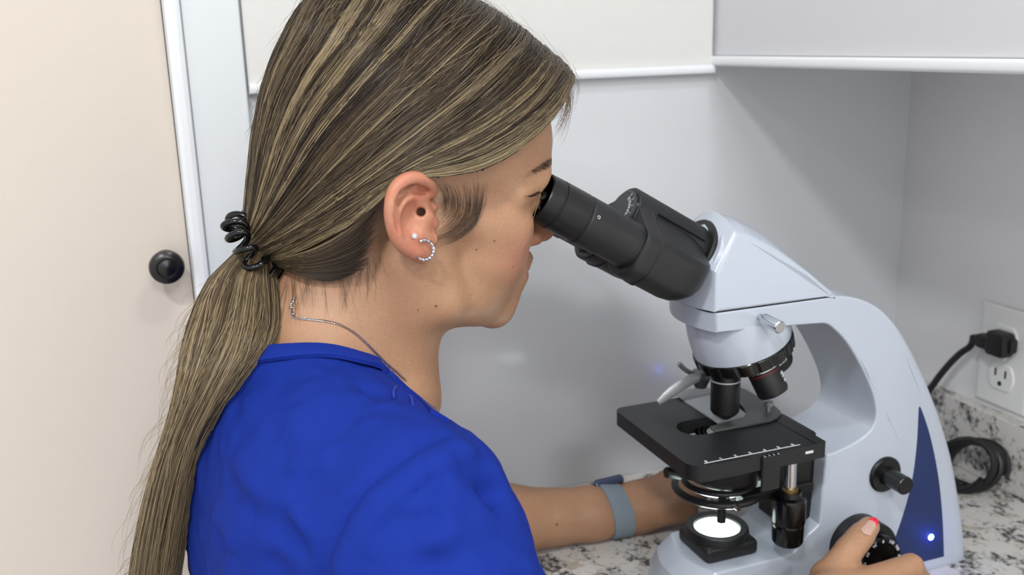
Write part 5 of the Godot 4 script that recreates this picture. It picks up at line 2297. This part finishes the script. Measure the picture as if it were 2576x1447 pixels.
func build_wisps(hair: Node3D, hm: Material) -> void:
	var st := Strands.new()
	# fine hairs standing off the crown and brow
	for c in 260:
		var an := rng.randf_range(0.15, 2.95)
		var z := rng.randf_range(-0.02, 0.05)
		var dir := Vector3(cos(an), sin(an), z / 0.09)
		var p := on_hair(HAIR_C + dir * 0.1, 0.0)
		var tang := Vector3(-sin(an), cos(an), 0.0) * (1.0 if rng.randf() < 0.75 else -1.0)
		var outw := (p - HAIR_C).normalized()
		var len := rng.randf_range(0.012, 0.045)
		var h := rng.randf_range(0.001, 0.007)
		var path := PackedVector3Array()
		for i in 9:
			var t := i / 8.0
			path.append(on_hair(p + tang * len * t + V(0, 0, 0.006 * t), 0.0015 + h * sin(t * PI * rng.randf_range(0.55, 0.6)) * t))
		st.add(path, rng.randf_range(0.00005, 0.0001), hair_colour(0.45), hair_colour(0.6))
	# loose hair at the front of the forehead
	for c in 46:
		var px := 1425.0 + rng.randfn(0.0, 7.0)
		var py := 205.0 + rng.randf_range(-12.0, 30.0)
		var len := rng.randf_range(50.0, 150.0)
		var path := PackedVector3Array()
		for i in 10:
			var t := i / 9.0
			path.append(zp(px + 14.0 * sin(t * 2.4) - 34.0 * t * t * rng.randf_range(0.95, 1.05), py + len * t, 0.012))
		st.add(path, rng.randf_range(0.00006, 0.00016), hair_colour(0.35), hair_colour(0.6))
	# one long bright hair before the eyepiece
	var lone := PackedVector3Array()
	for q in [[1392, 330], [1388, 380], [1378, 430], [1362, 480], [1345, 540], [1325, 590]]:
		lone.append(zp(q[0], q[1], 0.056))
	st.add(along(lone, 5), 0.00013, hair_colour(0.95), hair_colour(1.0))
	# short hair before the ear: falls from the temple, then curls back over the cheek
	var fan := []
	for gd in [[[1098, 456], [1112, 478], [1118, 505], [1108, 530], [1090, 546]], [[1125, 456], [1142, 488], [1146, 524], [1128, 556], [1090, 580]], [[1160, 454], [1172, 495], [1168, 540], [1135, 578], [1075, 598]], [[1195, 450], [1200, 500], [1188, 552], [1145, 592], [1070, 612]], [[1222, 446], [1214, 500], [1198, 560], [1160, 600], [1100, 625]]]:
		var p := PackedVector3Array()
		for q in gd:
			p.append(Vector3(q[0], q[1], 0))
		fan.append(resample(p, 17))
	for c in 330:
		var f := rng.randf() * 3.999
		var k := int(f)
		var t0 := rng.randf_range(0.0, 0.45)
		var t1 := clampf(t0 + rng.randf_range(0.25, 0.75), 0.3, 1.0)
		var path := PackedVector3Array()
		var jx := rng.randfn(0.0, 10.0)
		var stand := rng.randf_range(0.0003, 0.003)
		for i in 10:
			var s := i / 9.0
			var t := lerpf(t0, t1, s) * 16.0
			var j := mini(int(t), 15)
			var q: Vector3 = fan[k][j].lerp(fan[k][j + 1], t - j).lerp(fan[k + 1][j].lerp(fan[k + 1][j + 1], t - j), f - k)
			var p := skin.hit(eye, ray(q.x + jx * (1.0 - 0.6 * s), q.y))
			path.append(p - ray(q.x, q.y).normalized() * (0.0005 + stand * s))
		st.add(path, rng.randf_range(0.00003, 0.00007), hair_colour(rng.randf_range(0.05, 0.3)), hair_colour(0.3))
	# fine hair below the nape
	for c in 90:
		var px := rng.randf_range(720.0, 960.0)
		var py := lerpf(700.0, 640.0, (px - 720.0) / 240.0) + rng.randf_range(-12.0, 12.0)
		var len := rng.randf_range(40.0, 130.0)
		var path := PackedVector3Array()
		var lean := rng.randf_range(-40.0, 30.0)
		for i in 7:
			var t := i / 6.0
			var p := skin.hit(eye, ray(px + lean * t, py + len * t))
			path.append(p - c_fw * 0.0012)
		st.add(path, rng.randf_range(0.00005, 0.0001), hair_colour(0.35), hair_colour(0.4))
	var o := obj("loose_strands", st.mesh(), hm, hair)
	o.set_meta("kind", "stuff")


func build_face_bits(who: Node3D) -> void:
	var hm := mat(rgb(46, 33, 24), 0.5)
	var st := Strands.new()
	for c in 110:
		var f := pow(rng.randf(), 0.3)
		var px := lerpf(1312.0, 1388.0, f)
		var py := lerpf(452.0, 412.0, f) + rng.randf_range(-9.0, 9.0) * (0.4 + 0.6 * f)
		var path := PackedVector3Array()
		for i in 4:
			var t := i / 3.0
			var p := skin.hit(eye, ray(px - 13.0 * t, py - 6.0 * t + 4.0 * t * t))
			path.append(p + skin.normal(p) * (0.0006 + 0.0006 * sin(t * PI)))
		st.add(path, 0.00009, hair_colour(0.15), hair_colour(0.2))
	# lash line at the outer corner of the near eye
	for c in 46:
		var f := c / 45.0
		var p := skin.hit(eye, ray(lerpf(1318.0, 1350.0, f), lerpf(494.0, 482.0, f) + 3.0 * sin(f * 3.0)))
		st.add(PackedVector3Array([p, p - c_fw * 0.0012 + c_rt * 0.0022, p - c_fw * 0.0018 + c_rt * 0.0042 - c_up * 0.0008]), 0.00012, hair_colour(0.0), hair_colour(0.0))
	for sg in [1.0, -1.0]:
		for c in 60:
			var f := rng.randf()
			var p := mm(lerpf(-163.5, -170, f * f), 385 + rng.randf_range(-3.0, 3.5) + 2.0 * f, sg * lerpf(12, 44, f))
			p = p - skin.normal(p) * skin.d(p)
			var q := p + skin.normal(p) * 0.001
			st.add(PackedVector3Array([p, q + mm(-1.5, 2.0, sg * 2.0), q + mm(-3.0, 2.6, sg * 4.5)]), 0.00014, hair_colour(0.08), hair_colour(0.1))
	var eb := obj("eyebrows", st.mesh(), hm, who)
	eb.set_meta("kind", "stuff")
	# eyes: dark lash line and iris behind the lids
	for sg in [1.0, -1.0]:
		var g := Geo.new()
		g.xf = Transform3D(Basis(), mm(-182.6, 364.8, 31 * sg))
		var prof := []
		for k in 11:
			var a := -PI / 2 + PI * k / 12.0
			prof.append(Vector2(cos(a), sin(a)) * 0.0114)
		g.lathe(prof, 24)
		var ey := obj("eye", g, mat(rgb(225, 218, 212), 0.15), who)
		g = Geo.new()
		g.xf = frame(mm(-170.9, 364.0, 31 * sg), Vector3(1, -0.1, 0))
		g.lathe([Vector2(0, 0), Vector2(0.0056, -0.0012), Vector2(0.005, 0.0004), Vector2(0, 0.0012)], 20)
		obj("iris", g, mat(rgb(40, 26, 18), 0.1), ey)
		var ls := Strands.new()
		for i in 46:
			var f := i / 45.0
			var p := mm(lerpf(-171.0, -177.5, f * f), 367.2 - 1.5 * f * f, sg * lerpf(22, 43.5, f))
			ls.add(PackedVector3Array([p, p + mm(3.2, 0.2, sg * 1.2 * f), p + mm(5.5, 2.0, sg * 2.2 * f)]), 0.00016, hair_colour(0.0), hair_colour(0.0))
		obj("eyelashes", ls.mesh(), hm, ey).set_meta("kind", "stuff")
	# moles
	for q in [[1244, 606, 0.75], [1199, 628, 0.7], [1097, 770, 0.9], [1052, 780, 0.6], [1291, 671, 0.5], [1183, 742, 0.5], [1300, 665, 0.4]]:
		var p := skin.hit(eye, ray(q[0], q[1]))
		var g := Geo.new()
		g.xf = frame(p, skin.normal(p))
		var r: float = q[2] * 0.001
		g.lathe([Vector2(0, -0.0003), Vector2(r, -0.0003), Vector2(r * 0.8, 0.00025), Vector2(0, 0.0004)], 12)
		obj("mole", g, mat(rgb(138, 80, 55), 0.5), who)
	var pm := l_arm.hit(eye, ray(1401, 1320))
	var gm := Geo.new()
	gm.xf = frame(pm, l_arm.normal(pm))
	gm.lathe([Vector2(0, -0.0003), Vector2(0.0013, -0.0003), Vector2(0.001, 0.0003), Vector2(0, 0.0004)], 12)
	obj("mole", gm, mat(rgb(130, 75, 48), 0.5), who)
	# thumb nail with its red tip
	for part in [[0.0, 0.80, rgb(200, 164, 150), "thumb_nail"], [0.80, 1.0, rgb(226, 38, 60), "nail_tip"]]:
		var rings := []
		for i in 7:
			var u: float = lerpf(part[0], part[1], i / 6.0)
			var row := PackedVector3Array()
			var low := PackedVector3Array()
			for k in 9:
				var v := k / 8.0
				var arc := sin(v * PI)
				var a := Vector2(2165, 1333).lerp(Vector2(2190, 1304), u)
				var b := Vector2(2189, 1348).lerp(Vector2(2208, 1318), u)
				var q := a.lerp(b, v) + Vector2(9, -9) * arc * (u - 0.5) * 0.9
				var p := r_hand.hit(eye, ray(q.x, q.y))
				var nn := r_hand.normal(p)
				row.append(p + nn * (0.0003 + 0.0006 * arc + (0.0004 if u > 0.8 else 0.0)))
				low.insert(0, p - nn * 0.0006)
			row.append_array(low)
			rings.append(row)
		var g := Geo.new()
		g.loft(rings)
		obj(part[3], g, mat(part[2], 0.15), who, 50)


# ------------------------------------------------------------------ what the person wears

func build_small_things() -> void:
	var silver := mat(rgb(206, 206, 212), 0.16, 1.0)
	# coil hair tie round the ponytail
	var c := tie_at()
	var axis := (c_rt * -0.83 + c_up * -0.52 + c_fw * 0.1).normalized()
	var e1 := axis.cross(c_fw).normalized()
	var e2 := axis.cross(e1).normalized()
	var path := PackedVector3Array()
	var turns := 13
	for i in turns * 26:
		var a := TAU * i / (turns * 26.0)
		var w := TAU * i / 26.0
		var out := e1 * cos(a) * 0.0205 + e2 * sin(a) * 0.0255
		path.append(c + out * (1.0 + 0.24 * cos(w)) + axis * 0.0066 * sin(w + 0.5 * sin(a * 3.0)))
	var g := Geo.new()
	g.tube(path, 0.0021, 12, true)
	var o := obj("hair_tie", g, mat(rgb(10, 10, 12), 0.12))
	tag(o, "glossy black coil hair tie holding the ponytail", "hair tie")
	# twisted half hoop in the ear lobe
	g = Geo.new()
	var hoop := PackedVector3Array()
	var rad := []
	for k in 60:
		var t := k / 59.0
		var a := lerpf(2.10, -2.35, t)
		hoop.append(zp(1068.0 + 22.5 * cos(a), 629.0 - 25.0 * sin(a), 0.0845 + 0.003 * sin(t * PI)))
		rad.append(0.00105 + 0.00035 * sin(t * TAU * 12.0))
	g.tube(hoop, rad, 10)
	o = obj("hoop_earring", g, silver)
	tag(o, "small twisted silver hoop earring in the ear lobe", "earring")
	var sp := zp(1042, 594, 0.0865)
	var sd := thing("stud_earring", "tiny sparkling stud earring above the silver hoop", "earring", sp)
	g = Geo.new()
	g.xf = frame(Vector3.ZERO, Vector3(0.05, 0.1, 1))
	g.lathe([Vector2(0, -0.004), Vector2(0.0005, -0.004), Vector2(0.0005, -0.0006), Vector2(0.0016, 0.0), Vector2(0.0017, 0.0006), Vector2(0.0012, 0.0007), Vector2(0, 0.0004)], 12)
	obj("setting", g, silver, sd)
	g = Geo.new()
	g.xf = frame(Vector3.ZERO, Vector3(0.05, 0.1, 1))
	g.lathe([Vector2(0, 0), Vector2(0.0014, 0.0006), Vector2(0.0008, 0.0013), Vector2(0, 0.0014)], 7)
	obj("stone", g, mat(rgb(235, 238, 245), 0.03, 0.6), sd, 5)
	# fine chain round the neck
	var nk := thing("necklace", "thin silver chain necklace lying on the neck", "necklace")
	var line := PackedVector3Array()
	for q in [[742, 752], [735, 770], [735, 786], [742, 799], [775, 804], [815, 808], [850, 816], [885, 834], [915, 858], [945, 888], [972, 914], [998, 936], [1020, 958]]:
		var p := skin.hit(eye, ray(q[0], q[1]))
		line.append(p + skin.normal(p) * 0.0009)
	var fine := resample(line, 150)
	g = Geo.new()
	for i in fine.size() - 1:
		var p := fine[i]
		var d := (fine[i + 1] - p).normalized()
		var side := d.cross(skin.normal(p)).normalized()
		if i % 2:
			side = d.cross(side).normalized()
		var link := PackedVector3Array()
		for k in 8:
			var a := TAU * k / 8
			link.append(p + d * cos(a) * 0.00085 + side * sin(a) * 0.00055)
		g.tube(link, 0.00022, 4, true)
	var ch := obj("chain", g, silver, nk)
	ch.set_meta("kind", "stuff")
	for q in [[738, 760], [734, 776], [738, 792]]:
		var p := skin.hit(eye, ray(q[0], q[1]))
		g = Geo.new()
		g.xf = Transform3D(Basis(), p + skin.normal(p) * 0.0012)
		g.lathe([Vector2(0, -0.0012), Vector2(0.0009, -0.0008), Vector2(0.0012, 0), Vector2(0.0009, 0.0008), Vector2(0, 0.0012)], 8)
		obj("bead", g, silver, nk, 10)
	# watch on the left wrist: grey woven band, dark case on top
	var w := thing("wrist_watch", "wrist watch with grey woven band on the resting forearm", "watch", mm(-37, 29, -132))
	var wrist := V(-37, 25.2, -132.5) * 0.001
	var rings := []
	for sx in [[-0.0105, 0.0], [-0.0101, 0.0014], [-0.006, 0.0018], [0.006, 0.0018], [0.0101, 0.0014], [0.0105, 0.0]]:
		var ring := PackedVector3Array()
		for k in 48:
			var a := TAU * k / 48
			var dir := Vector3(0.05 * cos(a), cos(a), sin(a)).normalized()
			var p := wrist + Vector3(sx[0] + 0.004 * cos(a) * -1.0, 0, 0)
			var t := 0.0
			for i in 40:
				var e := l_arm.d(p + dir * t)
				if e > -0.0001:
					break
				t += maxf(-e, 0.0003)
			var at: Vector3 = p + dir * (t + 0.0003 + sx[1])
			at.y = maxf(at.y, 0.0006)
			ring.append(at - w.position)
		rings.append(ring)
	g = Geo.new()
	g.loft(rings, false, false)
	var band := mat(rgb(136, 148, 158), 0.8)
	band.normal_enabled = true
	band.normal_texture = twill()
	band.normal_scale = 0.6
	band.uv1_triplanar = true
	band.uv1_scale = Vector3.ONE * 40.0
	obj("band", g, band, w, 50)
	var out_dir := Vector3(-0.04, cos(0.75), -sin(0.75)).normalized()
	var wf := frame(wrist + out_dir * 0.0252 - w.position, out_dir, Vector3.RIGHT)
	g = Geo.new()
	g.xf = wf
	g.rbox(mm(-15.5, -4.5, -17), mm(15.5, 3.2, 17), 0.0022, 3)
	obj("case", g, mat(rgb(92, 100, 128), 0.3, 0.6), w)
	g = Geo.new()
	g.xf = wf
	g.rbox(mm(-14, 3.0, -15.5), mm(14, 3.9, 15.5), 0.0004, 1)
	obj("screen", g, mat(rgb(8, 8, 10), 0.06), w)
	# the specimen slide on the stage
	var sl := thing("specimen_slide", "clear glass specimen slide clamped on the black stage", "slide", mm(-8, 160.3, -10))
	var glass := mat(Color(0.85, 0.9, 0.95, 0.12), 0.02)
	glass.transparency = BaseMaterial3D.TRANSPARENCY_ALPHA
	var corner := []
	for q in [[1692, 990], [1808, 1066], [1885, 1046], [1775, 972]]:
		corner.append(yp(q[0], q[1], 0.1612))
	var pg := PackedVector2Array()
	for q in corner:
		pg.append(Vector2(q.x - sl.position.x, -(q.z - sl.position.z)))
	g = Geo.new()
	g.xf = Transform3D(Basis(Vector3.RIGHT, -PI / 2), Vector3.ZERO)
	g.extrude(pg, 0.0002, 0.0012)
	obj("glass", g, glass, sl)
	var fr := PackedVector2Array([pg[0], pg[0].lerp(pg[1], 0.22), pg[3].lerp(pg[2], 0.22), pg[3]])
	g = Geo.new()
	g.xf = Transform3D(Basis(Vector3.RIGHT, -PI / 2), Vector3.ZERO)
	g.extrude(fr, 0.0012, 0.0014)
	obj("frosted_end", g, mat(rgb(150, 153, 156), 0.5), sl)
